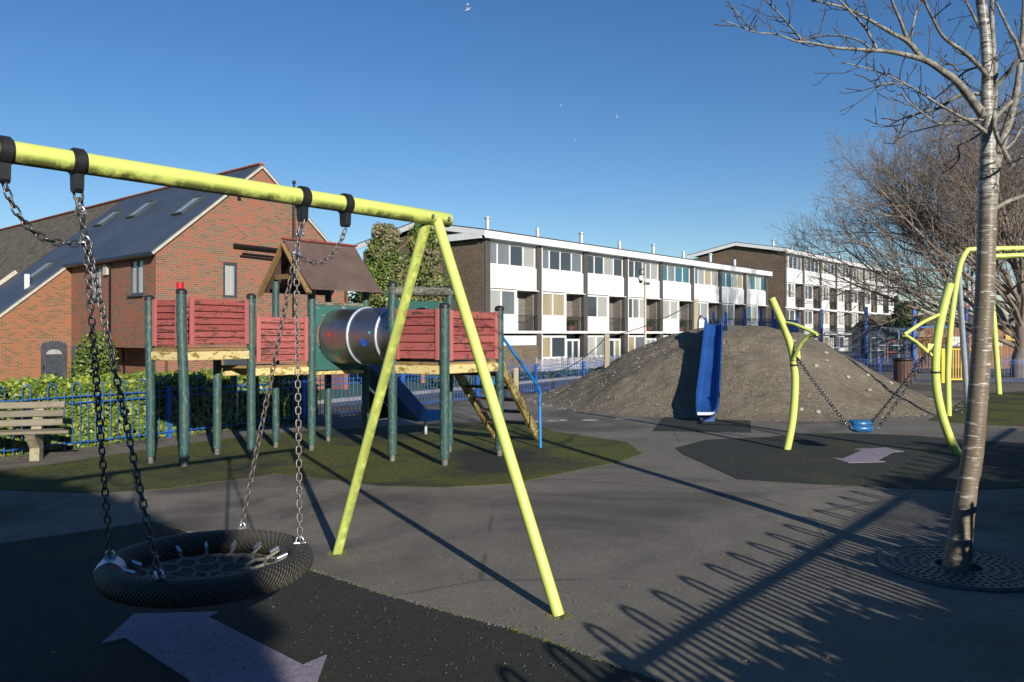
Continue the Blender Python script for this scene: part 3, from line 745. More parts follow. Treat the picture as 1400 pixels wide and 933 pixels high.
for f in(.36,.70):
    c=T0.lerp(T1,f); m3=MB().tube([c-tv*.018,c-tv*.012,c+tv*.012,c+tv*.018],[.386,.402,.402,.386],48,cap=False); m3.build('tunnel_band',M['galv'],tn)
def dot(f,ang,r_,mat):
    c=T0.lerp(T1,f); side=tv.cross(Z).normalized(); upv=Z
    m3=MB(); pts=[]
    for i in range(14):
        a=2*math.pi*i/14; f2=f+math.cos(a)*r_/(T1-T0).length; an=ang+math.sin(a)*r_/.388
        pts.append(T0.lerp(T1,f2)+(side*math.cos(an)+upv*math.sin(an))*.3885)
    m3.add(pts,[tuple(range(14))]); o=m3.build('colour_dot',mat,tn)
sidep=tv.cross(Z)
dot(.14,.05,.035,M['dotR']);dot(.20,-.62,.035,M['dotG']);dot(.56,-.22,.055,M['dotB']);dot(.63,.12,.02,M['dotC']);dot(.84,.30,.045,M['dotC']);dot(.75,-.5,.02,M['dotG']);dot(.88,.85,.13,M['dotB'])  # last call adds one large blue patch near the right end
MB().tube([V((-4.23,10.15,1.42)),V((-4.23,10.15,2.26))],.048,16).build('fire_pole',M['redtube'],pl)
# small blue slide on the far side of the middle tower
def slide(path,wd,hw,parent,mats,name='slide_chute',thick=.015,flare=None):
    m2=MB(); k=len(path); sec=[]
    for i,p in enumerate(path):
        a=path[max(0,i-1)]; b=path[min(k-1,i+1)]; d=(b-a).normalized(); s=d.cross(Z).normalized(); u_=s.cross(d)
        h=hw if not hasattr(hw,'__len__') else hw[i]; w_=wd if not hasattr(wd,'__len__') else wd[i]
        o=[(-w_/2-.03,h),(-w_/2-.03,h+.012),(-w_/2-.004,h+.012),(-w_/2,h),(-w_/2+.02,.03),(-w_/2+.06,.0),(0,-.01),(w_/2-.06,.0),(w_/2-.02,.03),(w_/2,h),(w_/2+.004,h+.012),(w_/2+.03,h+.012),(w_/2+.03,h),(w_/2+.02,-.03),(0,-.05),(-w_/2-.02,-.03)]
        sec.append([p+s*x+u_*y for x,y in o])
    n_=len(sec[0]); vs_=[q for s_ in sec for q in s_]
    fs=[(i*n_+j,i*n_+(j+1)%n_,(i+1)*n_+(j+1)%n_,(i+1)*n_+j) for i in range(k-1) for j in range(n_)]
    fs+=[tuple(range(n_-1,-1,-1)),tuple((k-1)*n_+j for j in range(n_))]
    m2.add(vs_,fs,0,False); return m2.build(name,mats,parent)
s0=rel((P7+P8)/2,1.12)+V((.14,.0,0)); e0=V((-1.60,12.45,0)); sd=(e0-rel(s0,0)).normalized(); LS0=(e0-rel(s0,0)).length
pth=[s0-sd*.05,s0+sd*.12]+[s0+sd*(.12+(LS0-.12)*t)+Z*(-.82*t) for t in(.1,.5,.92,1)]
slide(pth,.46,.17,pl,M['blue_slide'])
e1=pth[-1]; slide([e1+sd*.005,e1+sd*.12+Z*-.03,e1+sd*.48+Z*-.03],.46,[.17,.15,.12],pl,M['blue_bright'],'slide_exit')  # brighter blue puts sunlight into the colour of the exit
e=e1+sd*.48
MB().tube([e+N*.25+Z*-.03,e-N*.25+Z*-.03],.05,12).build('slide_end',M['blue_bright'],pl)  # same sunlit blue as the exit, put in by colour
MB().prism([s0-N*.27-Z*.04,s0+sd*.35-N*.27-Z*.32,e1-sd*.5-N*.27-Z*.02,e1-N*.27,e1+sd*.1-N*.27-Z*.12,e1-sd*.6-N*.27+Z*-.02,s0-N*.27-Z*.28][:4],N*.02).build('underside_shade',M['black'],pl)  # black sheet stands for the shaded underside of the slide
MB().tube([rel(e-sd*.15,0),rel(e-sd*.15,.2)],.025,8).build('slide_foot',M['galv'],pl)
# steps down from the right tower
topR=rel(P11,1.18)+V((.02,.04,0)); botR=V((.40,12.0,.03)); topL=rel(P12,1.18)+V((.05,.04,0)); botL=topL+(botR-topR)
for a,b in((topR,botR),(topL,botL)): MB().beam(a,b,.05,.16,0,.006).build('step_stringer',M['yellow_steps'],pl)
for i in range(5):
    t=(i+.8)/6; MB().beam(topL.lerp(botL,t)+Z*.03,topR.lerp(botR,t)+Z*.03,.17,.035).build('step_tread',M['brownslat'],pl)
h0=W(684,457,10.5); h1=W(737.5,531,11.24); h2=G(739,613)
hp=[h0,h0.lerp(h1,.5),h0.lerp(h1,.93),h1+V((.01,.01,-.04)),h2.lerp(h1,.8),h2]
MB().tube(hp,.021,10).build('handrail',M['blue_bright'],pl)
of=topL-topR; MB().tube([p+V((of.x,of.y,0))+V((.05,-.04,0)) for p in hp],.021,10).build('handrail',M['blue_bright'],pl)

# ------------------------------------------------------------------ bow-topped fences
def hoop_mesh(name,H,pitch,r,mat):
    m2=MB(); rr=pitch/2; pts=[V((-rr,0,.03)),V((-rr,0,H-rr*1.5))]+[V((-rr*math.cos(a),0,H-rr*1.5+math.sin(a)*rr*1.5)) for a in[math.pi*i/6 for i in range(1,6)]]+[V((rr,0,H-rr*1.5)),V((rr,0,.03))]
    m2.tube(pts,r,6); return m2.mesh(name,mat)
def bow_fence(p0,p1,H,mat,label,cat='fence',post_every=2.75,rails=(.20,.29),z=0,group=None,r=.007,pitch=.11,name='bow_top_fence',pmat=None,toprail=.012,per=None,shorts=1):
    p0=V(p0);p1=V(p1); d=p1-p0; L=d.length; ang=math.atan2(d.y,d.x)
    t=thing(name,label,cat,p0,group); t.rotation_euler=(0,0,ang)
    hm=hoop_mesh('hoop_picket',H,pitch,r,mat)
    sm_=MB().tube([V((0,0,.03)),V((0,0,H-rails[0]+.05)),V((0,0,H-rails[0]+.065))],[r,r,.002],6).mesh('picket',mat)
    per=per or pitch*3; k=int(L/per)
    for i in range(k):
        if i>148: break
        inst('hoop_picket',hm,t,(i*per+pitch*.5+.05,0,z)); [inst('picket',sm_,t,(i*per+.05+pitch+(per-pitch)*(q_+1)/(shorts+1),0,z)) for q_ in range(shorts)]
    for h in [H-a for a in rails]+[.09]:
        m2=MB().box((L/2,0,h+z),(L,.03,toprail),None); o=bpy.data.objects.new('rail',m2.mesh('rail',mat)); COL.objects.link(o); o.parent=t
    pm=MB().box((0,0,(H-.14)/2),(.06,.06,H-.14)).mesh('fence_post',pmat or mat)
    q=0
    while q<=L+.01: inst('fence_post',pm,t,(q,.035,z)); q+=post_every
    return t
fst=F0+FD*-3.1
bow_fence(fst,F0+FD*20.5,.93,M['blue_fence'],'long low blue bow-top fence along the hedge and behind the climbing frame')
bow_fence(V((9.6,27.2,0)),V((13.9,26.1,0)),.95,M['blue_dark'],'short dark blue bow-top fence right of the mound behind the litter bin')
bow_fence(V((15.4,25.9,0)),V((24,25.6,0)),.95,M['blue_fence'],'blue bow-top fence right of the yellow gate behind the birch trunk')
# fence beside the photographer whose shadow crosses the asphalt
bow_fence(U*-.6+N*.60,U*14.5+N*.22,1.27,M['blue_fence'],'taller blue bow-top fence beside the camera throwing its shadow on the asphalt',r=.016,rails=(.20,1.0),toprail=.04,post_every=2.6,pitch=.085,per=.37,shorts=3)

# ------------------------------------------------------------------ leaves
def leafquad(mb,p,s,nrm,asp=.55):
    nrm=nrm.normalized(); a=V((R.gauss(0,1),R.gauss(0,1),R.gauss(0,1))); x=a.cross(nrm)
    if x.length<1e-3: return
    x.normalize(); y=nrm.cross(x)
    mb.v.extend([tuple(p-x*s),tuple(p+y*s*asp+x*s*-.1),tuple(p+x*s),tuple(p-y*s*asp+x*s*-.1)])
    b=len(mb.v)-4; mb.f.append([b,b+1,b+2,b+3]); mb.m.append(0); mb.sm.append(False); mb.uv.append(((0,0),(1,0),(1,1),(0,1)))
def rv():
    while 1:
        v=V((R.uniform(-1,1),R.uniform(-1,1),R.uniform(-1,1)))
        if .05<v.length<1: return v.normalized()
def cloud(mb,c,rad,count,s,shell=.5,clump=0.0):
    c=V(c)
    for i in range(count):
        d=rv(); rr=shell+(1-shell)*R.random()**.6
        if clump:
            q=mn.noise(V((d.x*clump+c.x,d.y*clump+c.y,d.z*clump+c.z)))
            rr*=1+.35*q
            if q<-.22 and R.random()<.75: continue
        p=c+V((d.x*rad[0],d.y*rad[1],d.z*rad[2]))*rr
        leafquad(mb,p,s*R.uniform(.6,1.3),d+rv()*1.1)
hg=thing('hedge','clipped laurel hedge with glossy yellow green leaves behind the low blue fence','hedge',F0+FN*.5)
m2=MB()
Lh=8.5
for i in range(24000):
    t=R.uniform(-3.0,Lh-3.0); f=R.random()
    if f<.62: d=.07+abs(R.gauss(0,.05)); z=R.uniform(.0,.9)
    elif f<.9: d=R.uniform(.05,.95); z=.9+R.gauss(0,.035)
    else: d=R.uniform(.1,1.0); z=R.uniform(.05,.9)
    q=mn.noise(V((t*1.7,z*2.2,0))); d+=q*.10-.02; z+=mn.noise(V((t*2.1,d*2,9)))*.05
    if R.random()<.4 and mn.noise(V((t*5,z*6,4)))>.18: continue
    nrm=V((R.gauss(0,.5),R.gauss(0,.5),R.gauss(.35,.5)))-FN*.9
    leafquad(m2,F0+FD*t+FN*d+Z*max(.02,z),R.uniform(.03,.062),nrm,.5)
m2.build('leaves',M['leafH'],hg,'stuff')
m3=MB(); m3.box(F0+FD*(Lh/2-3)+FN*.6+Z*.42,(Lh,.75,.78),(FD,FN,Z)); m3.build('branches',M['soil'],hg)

# ------------------------------------------------------------------ bench
bd=V((.96,.27,0)).normalized(); bnrm=V((bd.y,-bd.x,0))
bb=G(52,628); be=thing('park_bench','weathered slatted bench on a concrete leg in front of the hedge','bench',(bb.x,bb.y,0))
ce=G(85,622); 
def bpt(px,py,Y): return W(px,py,Y)
endb=bb+bd*.30
for k,(z,back,tilt) in enumerate(((.69,.034,.2),(.585,-.018,.2),(.475,-.07,.2))):
    c=endb+bnrm*-back; a=rel(c,z); ax2=(Z+bnrm*-.25).normalized()
    MB().box(a-bd*.95,(1.9,.085,.032),(bd,ax2,bd.cross(ax2)),0,.008).build('back_slat',M['wood'],be)
for k in range(3):
    c=endb+bnrm*(.10+k*.105)+bd*(.13 if k==2 else .02); 
    MB().box(rel(c,.375)-bd*.95,(1.9,.09,.04),(bd,bnrm,Z),0,.008).build('seat_slat',M['wood'],be)
for q in(bb,bb-bd*1.35):
    pts=[(-.02,0),(.16,0),(.15,.16),(.30,.29),(.36,.35),(.30,.355),(.12,.355),(.10,.36),(-.07,.72),(-.12,.70),(-.02,.34)]
    m2=MB(); m2.prism([q+bnrm*x+Z*y-bd*.055 for x,y in pts],bd*.11); m2.build('concrete_leg',M['concrete'],be)

# ------------------------------------------------------------------ mound slide, rope posts
mt=thing('mound_slide','straight dark blue plastic slide running down the front of the earth mound','slide',(3.6,14.6,0))
TS=V((4.58,18.0,0)); BSd=V((3.50,14.35,0)); d=(BSd-TS)
pz=[(0,1.83),(.10,1.80),(.18,1.55),(.5,.88),(.80,.35),(.87,.26),(.93,.21),(1.0,.19)]
pth=[TS+d*t+Z*z for t,z in pz]
slide(pth,[.34,.34,.34,.36,.38,.36,.34,.30],[.14,.15,.15,.15,.16,.12,.07,.03],mt,M['blue_slide'])
MB().box(pth[-1]+Z*-.02-V((0,.02,0)),(.34,.05,.05)).build('slide_lip',M['galv'],mt)
MB().box(BSd-d.normalized()*.2+Z*.075,(.26,.1,.16)).build('slide_foot',M['blue_dark'],mt)
for s in(-1,1):
    sv=V((1,0,0))*s*.20; hpz=[TS+sv+Z*1.9,TS+sv*1.25+Z*1.99+V((0,.03,0)),TS+sv*1.45+Z*2.02+V((0,.1,0)),TS+sv*1.55+Z*1.92+V((0,.25,0)),TS+sv*1.55+Z*1.6+V((0,.3,0))]
    MB().tube(hpz,.018,8).build('grab_handle',plain('lilac_handle',(.32,.28,.42),.4) if s<0 else M['blue_dark'],mt)
tp=W(1000,449,18.6); MB().box((tp.x,tp.y,tp.z),(.32,.5,.12)).build('top_pad',M['black'],mt)
posts=[(705.5,545,503,19.6,'lowest timber rope post left of the mound'),(829.5,502,457,19.5,'middle timber rope post on the left shoulder of the mound'),(951,458,409,19.5,'highest timber rope post beside the top of the slide')]
tops=[]
for px,yb,yt,Y,lb in posts:
    b=W(px,yb,Y); t=W(px,yt,Y); b.z=min(b.z,msm(b.x,b.y)); 
    o=thing('timber_post',lb,'post',(b.x,b.y,max(0,b.z)),'timber rope posts on the mound')
    MB().box((b.x,b.y,(b.z+t.z)/2-.05),(t.z-b.z+.1,.125,.125),(Z,V((1,0,0)),V((0,-1,0))),0,.015).build('post_shaft',M['timber'],o)
    MB().lathe((b.x,b.y-.066,t.z-.06),[(.02,-.01),(.02,.01),(.001,.012)],8,0,(V((1,0,0)),Z,V((0,-1,0)))).build('rope_eye',M['galv'],o)
    tops.append(t)
rp_=MB()
for a,b,sg in((tops[0],tops[1],.42),(tops[1],tops[2],.12)):
    a=a-Z*.06;b=b-Z*.06; rp_.tube([a.lerp(b,i/16)-Z*sg*4*(i/16)*(1-i/16) for i in range(17)],.012,6)
tag(rp_.build('rope',M['black']),'thin dark handrail rope sagging between the timber posts up the mound','rope')

# ------------------------------------------------------------------ blue swing between curved lime posts
cs=thing('curved_swing_set','pair of bowed lime green posts with V-shaped arms on the right dark mat','swing frame',G(1078,615))
def pt_curve(pix,Y0,Y1=None):
    out=[]
    for i,(px,py) in enumerate(pix):
        f=i/(len(pix)-1); Y=Y0+(Y1-Y0)*f if Y1 else Y0; out.append(W(px,py,Y))
    return out
def smooth(pts,k=4):
    out=[]
    for i in range(len(pts)-1):
        p0=pts[max(0,i-1)];p1=pts[i];p2=pts[i+1];p3=pts[min(len(pts)-1,i+2)]
        for j in range(k):
            t=j/k; out.append(.5*((2*p1)+(p2-p0)*t+(2*p0-5*p1+4*p2-p3)*t*t+(3*p1-p0-3*p2+p3)*t**3))
    out.append(pts[-1]); return out
YL=G(1076,615).y; YR=G(1311,623).y
lp=smooth(pt_curve([(1076,615),(1083,579),(1086.5,541),(1086.5,508),(1081,473),(1068,438),(1054.5,408)],YL,YL))
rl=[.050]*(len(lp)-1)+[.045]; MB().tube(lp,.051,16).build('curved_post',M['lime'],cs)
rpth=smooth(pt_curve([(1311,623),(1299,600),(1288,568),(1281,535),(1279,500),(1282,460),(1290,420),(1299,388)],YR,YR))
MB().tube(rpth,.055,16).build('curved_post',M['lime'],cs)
for p in(lp,rpth):
    c=p[int(len(p)*.55)]; m3=MB().tube([c-Z*.012,c+Z*.012],.058 if p is lp else .062,16); m3.build('strap_band',M['black'],cs)
for pix,Y0,Y1,r_ in(([(1072,441),(1090,445),(1117,457)],YL,YL-.35,.024),([(1117,457),(1106,460),(1094,472),(1085,492)],YL-.35,YL-.05,.026),
    ([(1285,430),(1262,441),(1236,458)],YR,YR-.35,.024),([(1236,458),(1252,468),(1273,486)],YR-.35,YR-.05,.026)):
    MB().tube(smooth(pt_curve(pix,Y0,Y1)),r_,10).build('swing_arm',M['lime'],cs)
hLp=W(1090,486,YL-.06); hRp=W(1271,476,YR-.08)
for h,sx in((hLp,1),(hRp,-1)):
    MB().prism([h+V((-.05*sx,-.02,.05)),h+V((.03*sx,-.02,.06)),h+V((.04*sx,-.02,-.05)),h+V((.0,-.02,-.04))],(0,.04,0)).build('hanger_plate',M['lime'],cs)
st=thing('hanging_swing','rounded blue plastic swing seat hanging low on two pairs of rusty chains','swing seat',V((4.72,10.75,0)))
sc0=W(1178,583,10.75); 
def cap_shape(c,wx,wy,hz,n_=20):
    m3=MB(); rings=[]
    for (f,z) in((.0,-1),(.6,-.93),(.86,-.6),(1,-.1),(.97,.35),(.82,.7),(.55,.72),(.0,.55)):
        rings.append([(c+V((math.copysign(abs(math.cos(a))**.7,math.cos(a))*wx*f,math.copysign(abs(math.sin(a))**.7,math.sin(a))*wy*f,z*hz))) for a in[2*math.pi*i/n_ for i in range(n_)]])
    vs_=[p for r_ in rings for p in r_]; fs=[(i*n_+j,i*n_+(j+1)%n_,(i+1)*n_+(j+1)%n_,(i+1)*n_+j) for i in range(len(rings)-1) for j in range(n_)]
    m3.add(vs_,fs,0,True); return m3
cap_shape(sc0+V((-.03,-.05,-.02)),.155,.12,.055).build('seat_front',M['blue_seat'],st)
cap_shape(sc0+V((.03,.12,.03)),.15,.13,.055).build('seat_back',M['blue_seat'],st)
for (h,sx) in((hLp,-1),(hRp,1)):
    for yy in(-.10,.12):
        e_=sc0+V((sx*.17,yy,.0+ (.02 if yy>0 else -.02)))
        a=h+V((0,yy*.25,-.03)); mid=(a+e_)/2-Z*.05
        chain(curve3(a,mid,e_,10),LS,.043,st,M['chainD'])

# ------------------------------------------------------------------ lime net climbing frame on the right
nc=thing('climbing_arch_frame','tall lime green tube frame with bent top beams and a silver pole behind the birch','climbing frame',G(1297,569))
Yf=G(1297,569).y
ap=smooth(pt_curve([(1297,569),(1296,515),(1297.5,476),(1300.5,438),(1305,403),(1309,378),(1314,358),(1321,345),(1331,341.5),(1400,340),(1500,338),(1560,345),(1580,380),(1590,569)],Yf))
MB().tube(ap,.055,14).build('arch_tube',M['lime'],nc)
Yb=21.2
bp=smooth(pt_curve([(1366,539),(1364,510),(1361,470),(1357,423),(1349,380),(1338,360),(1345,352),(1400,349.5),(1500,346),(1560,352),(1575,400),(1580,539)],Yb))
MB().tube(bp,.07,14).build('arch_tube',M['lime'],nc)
sb=G(1322.5,558); tt=W(1310,369,Yf+.12)
MB().tube([sb,sb.lerp(tt,.35),sb.lerp(tt,.7),tt],.055,12).build('silver_pole',M['galv'],nc)
MB().lathe(tt,[(.07,-.06),(.075,0),(.04,.06),(.001,.07)],12).build('pole_cap',M['galv'],nc)
rm=MB()
for a,b in(((1357,398),(1393,470)),((1365,398),(1398,455)),((1353,412),(1400,490)),((1400,395),(1372,450))):
    rm.tube([W(a[0],a[1],19),W(b[0],b[1],19)],.008,5)
rm.build('climbing_rope',M['net'],nc)

# ------------------------------------------------------------------ birch and its grate
TB=5.43
def tree_tube(m,pix,Y0,Y1,h0,h1,n=10,k=4):
    pts=smooth(pt_curve(pix,Y0,Y1),k); q=len(pts); rr=[]
    for i,p in enumerate(pts):
        f=i/(q-1); rr.append((h1*.9+(h0*.86-h1*.9)*(1-f)**1.5)*p.y/F)
    m.tube(pts,rr,n); return pts,rr
bi=thing('birch_tree','young bare birch with silvery banded bark growing through the round iron grate','tree',G(1308,782))
trunk=[(1308,786,25),(1309,772,22),(1312,745,18.5),(1317,705,16.5),(1324,660,16),(1330,620,16),(1335,565,15.3),(1341,490,15),(1346,410,14.5),(1348.5,340,14),(1350,285,14),(1351,268,14.5),(1351,255,15.5),(1350,235,12),(1351,200,11),(1350.5,165,9.6),(1349,130,9.2),(1350,96,8.2),(1347,48,8),(1341,0,8),(1338,-60,7),(1342,-140,5.5),(1340,-240,3.5),(1344,-330,1.2)]
pts=[W(a,b,TB) for a,b,c in trunk]; rr=[c*.84*TB/F for a,b,c in trunk]
pts[0].z=-.05
MB().tube(pts,rr,20).build('trunk',M['birch'],bi)
limbs=MB(); twigs=MB(); allb=[]
def L(pix,dy,h0,h1,n=8,mb_=None):
    p,r_=tree_tube(mb_ or limbs,pix,TB+(0.0 if abs(dy)<5 else 0),TB+dy,h0,h1,n); allb.append((p,r_)); return p
L([(1355,262),(1364,214),(1378,170),(1388,135),(1394,93),(1398,48),(1402,-20),(1412,-120),(1420,-220)],.25,9,2)
L([(1357,150),(1360,106),(1357,50),(1356,0),(1362,-70),(1372,-160)],.2,6.5,2)
L([(1344,158),(1327,135),(1309,113),(1291,99),(1270,85),(1249,78),(1217,71),(1184,68.5),(1144,65.6),(1104,58),(1089,57),(1060,47),(1031,44),(993,29)],-.35,7.5,.8)
L([(1031,44),(1016,27),(993,0),(985,-20)],-.4,1.4,.7)
L([(1097,56),(1071,25),(1046,0),(1030,-20)],-.5,1.8,.8)
L([(1090,57),(1120,50),(1144,49),(1170,54),(1190,66)],-.3,1.2,1.4)
L([(1199,68),(1184,40),(1158,11),(1147,0),(1130,-20)],-.2,2.4,1)
L([(1262,82),(1242,58),(1217,44),(1184,25),(1155,11),(1111,0),(1080,-14)],-.1,4.6,1.2)
L([(1241,56),(1231,29),(1219,0),(1208,-40)],-.2,3.4,1.8)
L([(1244,57),(1251,22),(1257,0),(1262,-40)],.3,2.2,1)
L([(1352,108),(1338,90),(1316,70),(1290,51),(1275,25),(1264,0),(1250,-50)],-.5,4.2,1.6)
L([(1354,186),(1330,168),(1308,157),(1282,142),(1242,117),(1199,98),(1155,86)],-.7,3.6,.8)
L([(1240,116),(1217,114),(1200,116),(1184,107)],-.75,1.6,.6)
L([(1346,165),(1320,163),(1290,170),(1268,160),(1240,137),(1232,127)],-.5,2.4,.8)
L([(1349,130),(1315,129),(1282,149),(1250,157),(1236,170),(1231,182),(1222,198)],.4,3.4,.8)
L([(1346,178),(1330,190),(1310,200),(1312,215),(1300,230),(1286,238)],.35,2.2,.7)
L([(1249,157),(1228,165),(1212,174)],.4,1.8,.6)
L([(1354,128),(1375,103),(1400,77),(1440,50),(1480,10)],-.3,4.8,1.5)
L([(1357,165),(1381,141),(1400,129),(1440,110),(1490,60)],.3,4,1.2)
L([(1359,138),(1361,180),(1370,200),(1381,222),(1386,226)],-.35,3.6,3)
L([(1382,221),(1390,220),(1397,214)],-.36,2.6,1.6)
L([(1360,285),(1380,275),(1402,266),(1440,240),(1480,215)],.3,4.6,1.6)
L([(1362,4),(1378,38),(1390,60),(1398,84)],-.2,1.6,3)
L([(1366,210),(1385,195),(1400,170),(1430,130)],.3,3.2,1)
L([(1345,50),(1330,20),(1310,-20),(1280,-90)],.5,3,1)
L([(1340,-60),(1300,-120),(1250,-150)],.3,3,1); L([(1342,-100),(1390,-170),(1430,-230)],.3,3,1)
L([(1345,90),(1320,98),(1296,120),(1275,138),(1262,152)],.6,2.2,.7)
L([(1310,98),(1300,88),(1280,90),(1262,76)],.3,1.6,.6)
def spurs():
    for p,r_ in list(allb):
        for i in range(1,len(p)):
            ln=(p[i]-p[i-1]).length; k=ln*(17 if r_[i]<.02 else 7)
            for _ in range(int(k)+(1 if R.random()<k%1 else 0)):
                a=p[i-1].lerp(p[i],R.random()); d=(p[i]-p[i-1]).normalized(); s=rv(); s=(s-d*s.dot(d)).normalized()
                dr=(s*.8+d*.6+Z*.25).normalized(); l=R.uniform(.03,.19)*(1.9 if R.random()<.22 else 1); q=[a]; rad=R.uniform(.0022,.0038)
                for z in range(3): dr=(dr+rv()*.35+Z*.12).normalized(); q.append(q[-1]+dr*l/3)
                twigs.tube(q,[rad*1.3,rad,rad*.9,rad*1.2],5)
                if l>.14:
                    dr2=(dr+rv()*.9).normalized(); twigs.tube([q[2],q[2]+dr2*l*.35,q[2]+dr2*l*.5+Z*.02],[rad*.8,rad*.6,rad*.8],4)
spurs()
limbs.build('limbs',M['branch'],bi); twigs.build('twigs',M['twig'],bi)
GC=G(1311,778); gr=thing('tree_grate','round cast iron grate with rings of slots around the birch trunk','tree grate',(GC.x,GC.y,0))
gm=MB()
def ringplate(r0,r1,slots,duty,z0=.004,z1=.024):
    n_=slots*2 if slots else 72
    for i in range(n_):
        if slots and i%2: continue
        a0=2*math.pi*i/n_; a1=2*math.pi*(i+ (1 if not slots else 2*duty))/n_
        sub=1 if slots else 1
        P=[V((GC.x+math.cos(a)*r_,GC.y+math.sin(a)*r_,z0)) for (a,r_) in((a0,r0),(a0,r1),(a1,r1),(a1,r0))]
        gm.prism(P[::-1],(0,0,z1-z0))
gm_r=[(.150,.180,0,0),(.180,.213,24,.5),(.213,.240,0,0),(.240,.277,30,.5),(.277,.302,0,0),(.302,.341,38,.5),(.341,.366,0,0),(.366,.402,46,.5),(.402,.424,0,0),(.424,.458,50,.62),(.458,.492,0,0)]
for g_ in gm_r: ringplate(*g_)
gm.build('slotted_plate',M['grate'],gr)
MB().lathe((GC.x,GC.y,0),[(.146,.006),(.146,.026),(.156,.028),(.158,.006)],40).build('inner_rim',M['grate'],gr)
MB().lathe((GC.x,GC.y,0),[(.486,.004),(.486,.028),(.498,.028),(.503,.004)],60).build('outer_rim',M['grate'],gr)
struct(MB().poly([V((GC.x+math.cos(a)*.487,GC.y+math.sin(a)*.487,.0035)) for a in[2*math.pi*i/48 for i in range(48)]]),'soil',M['soil'])

# ------------------------------------------------------------------ windows and walls
def wall_holes(mb,o,dx,nrm,w_,z0,z1,holes,m=0,rev=.10):
    """vertical wall from o along dx, with rectangular openings (a0,a1,zz0,zz1) and their reveals"""
    xs=sorted({0,w_,*[h[0] for h in holes],*[h[1] for h in holes]}); zs=sorted({z0,z1,*[h[2] for h in holes],*[h[3] for h in holes]})
    P=lambda a,z,d=0: V((o.x,o.y,0))+dx*a+Z*z-nrm*d
    for a0,a1 in zip(xs,xs[1:]):
        for q0,q1 in zip(zs,zs[1:]):
            ca=(a0+a1)/2;cz=(q0+q1)/2
            if any(h[0]<ca<h[1] and h[2]<cz<h[3] for h in holes): continue
            f=[P(a0,q0),P(a1,q0),P(a1,q1),P(a0,q1)]
            nn=(f[1]-f[0]).cross(f[2]-f[0])
            if nn.dot(nrm)<0: f.reverse()
            mb.add(f,[(0,1,2,3)],m)
    for h in holes:
        for (a,b) in(((h[0],h[2]),(h[1],h[2])),((h[1],h[2]),(h[1],h[3])),((h[1],h[3]),(h[0],h[3])),((h[0],h[3]),(h[0],h[2]))):
            mb.add([P(*a),P(*b),P(*b,rev),P(*a,rev)],[(0,1,2,3)],m)
def window(parent,o,dx,nrm,a0,a1,z0,z1,lights,fm,panes,fw=.06,dep=.0,name='window',transom=None,th=.07):
    """frame object with one bar per division; each pane a sub-part"""
    P=lambda a,z,d=0: V((o.x,o.y,0))+dx*a+Z*z-nrm*(d+dep)
    m_=MB(); ax=(dx,nrm,Z); H=z1-z0; Wd=a1-a0
    m_.box(P((a0+a1)/2,z0+fw/2),(Wd,th,fw),ax).box(P((a0+a1)/2,z1-fw/2),(Wd,th,fw),ax)
    xs=[a0+Wd*i/lights for i in range(lights+1)] if isinstance(lights,int) else [a0+Wd*l for l in lights]
    for i,x in enumerate(xs):
        xx=x+(fw/2 if i==0 else -fw/2 if i==len(xs)-1 else 0); m_.box(P(xx,(z0+z1)/2),(fw,th-.004,H-2*fw),ax)
    if transom: m_.box(P((a0+a1)/2,transom),(Wd-2*fw,th-.01,fw*.8),ax)
    fo=m_.build(name,fm,parent)
    for i in range(len(xs)-1):
        b0=xs[i]+fw*(.9 if i==0 else .5); b1=xs[i+1]-fw*(.9 if i==len(xs)-2 else .5)
        mt_=panes[i%len(panes)] if panes else R.choice([M['curtain'],M['curtain'],M['glass']])
        q=[P(b0,z0+fw,.015),P(b1,z0+fw,.015),P(b1,z1-fw,.015),P(b0,z1-fw,.015)]
        if (q[1]-q[0]).cross(q[2]-q[0]).dot(nrm)<0: q.reverse()
        MB().poly(q).build('pane',mt_,fo)
    return fo

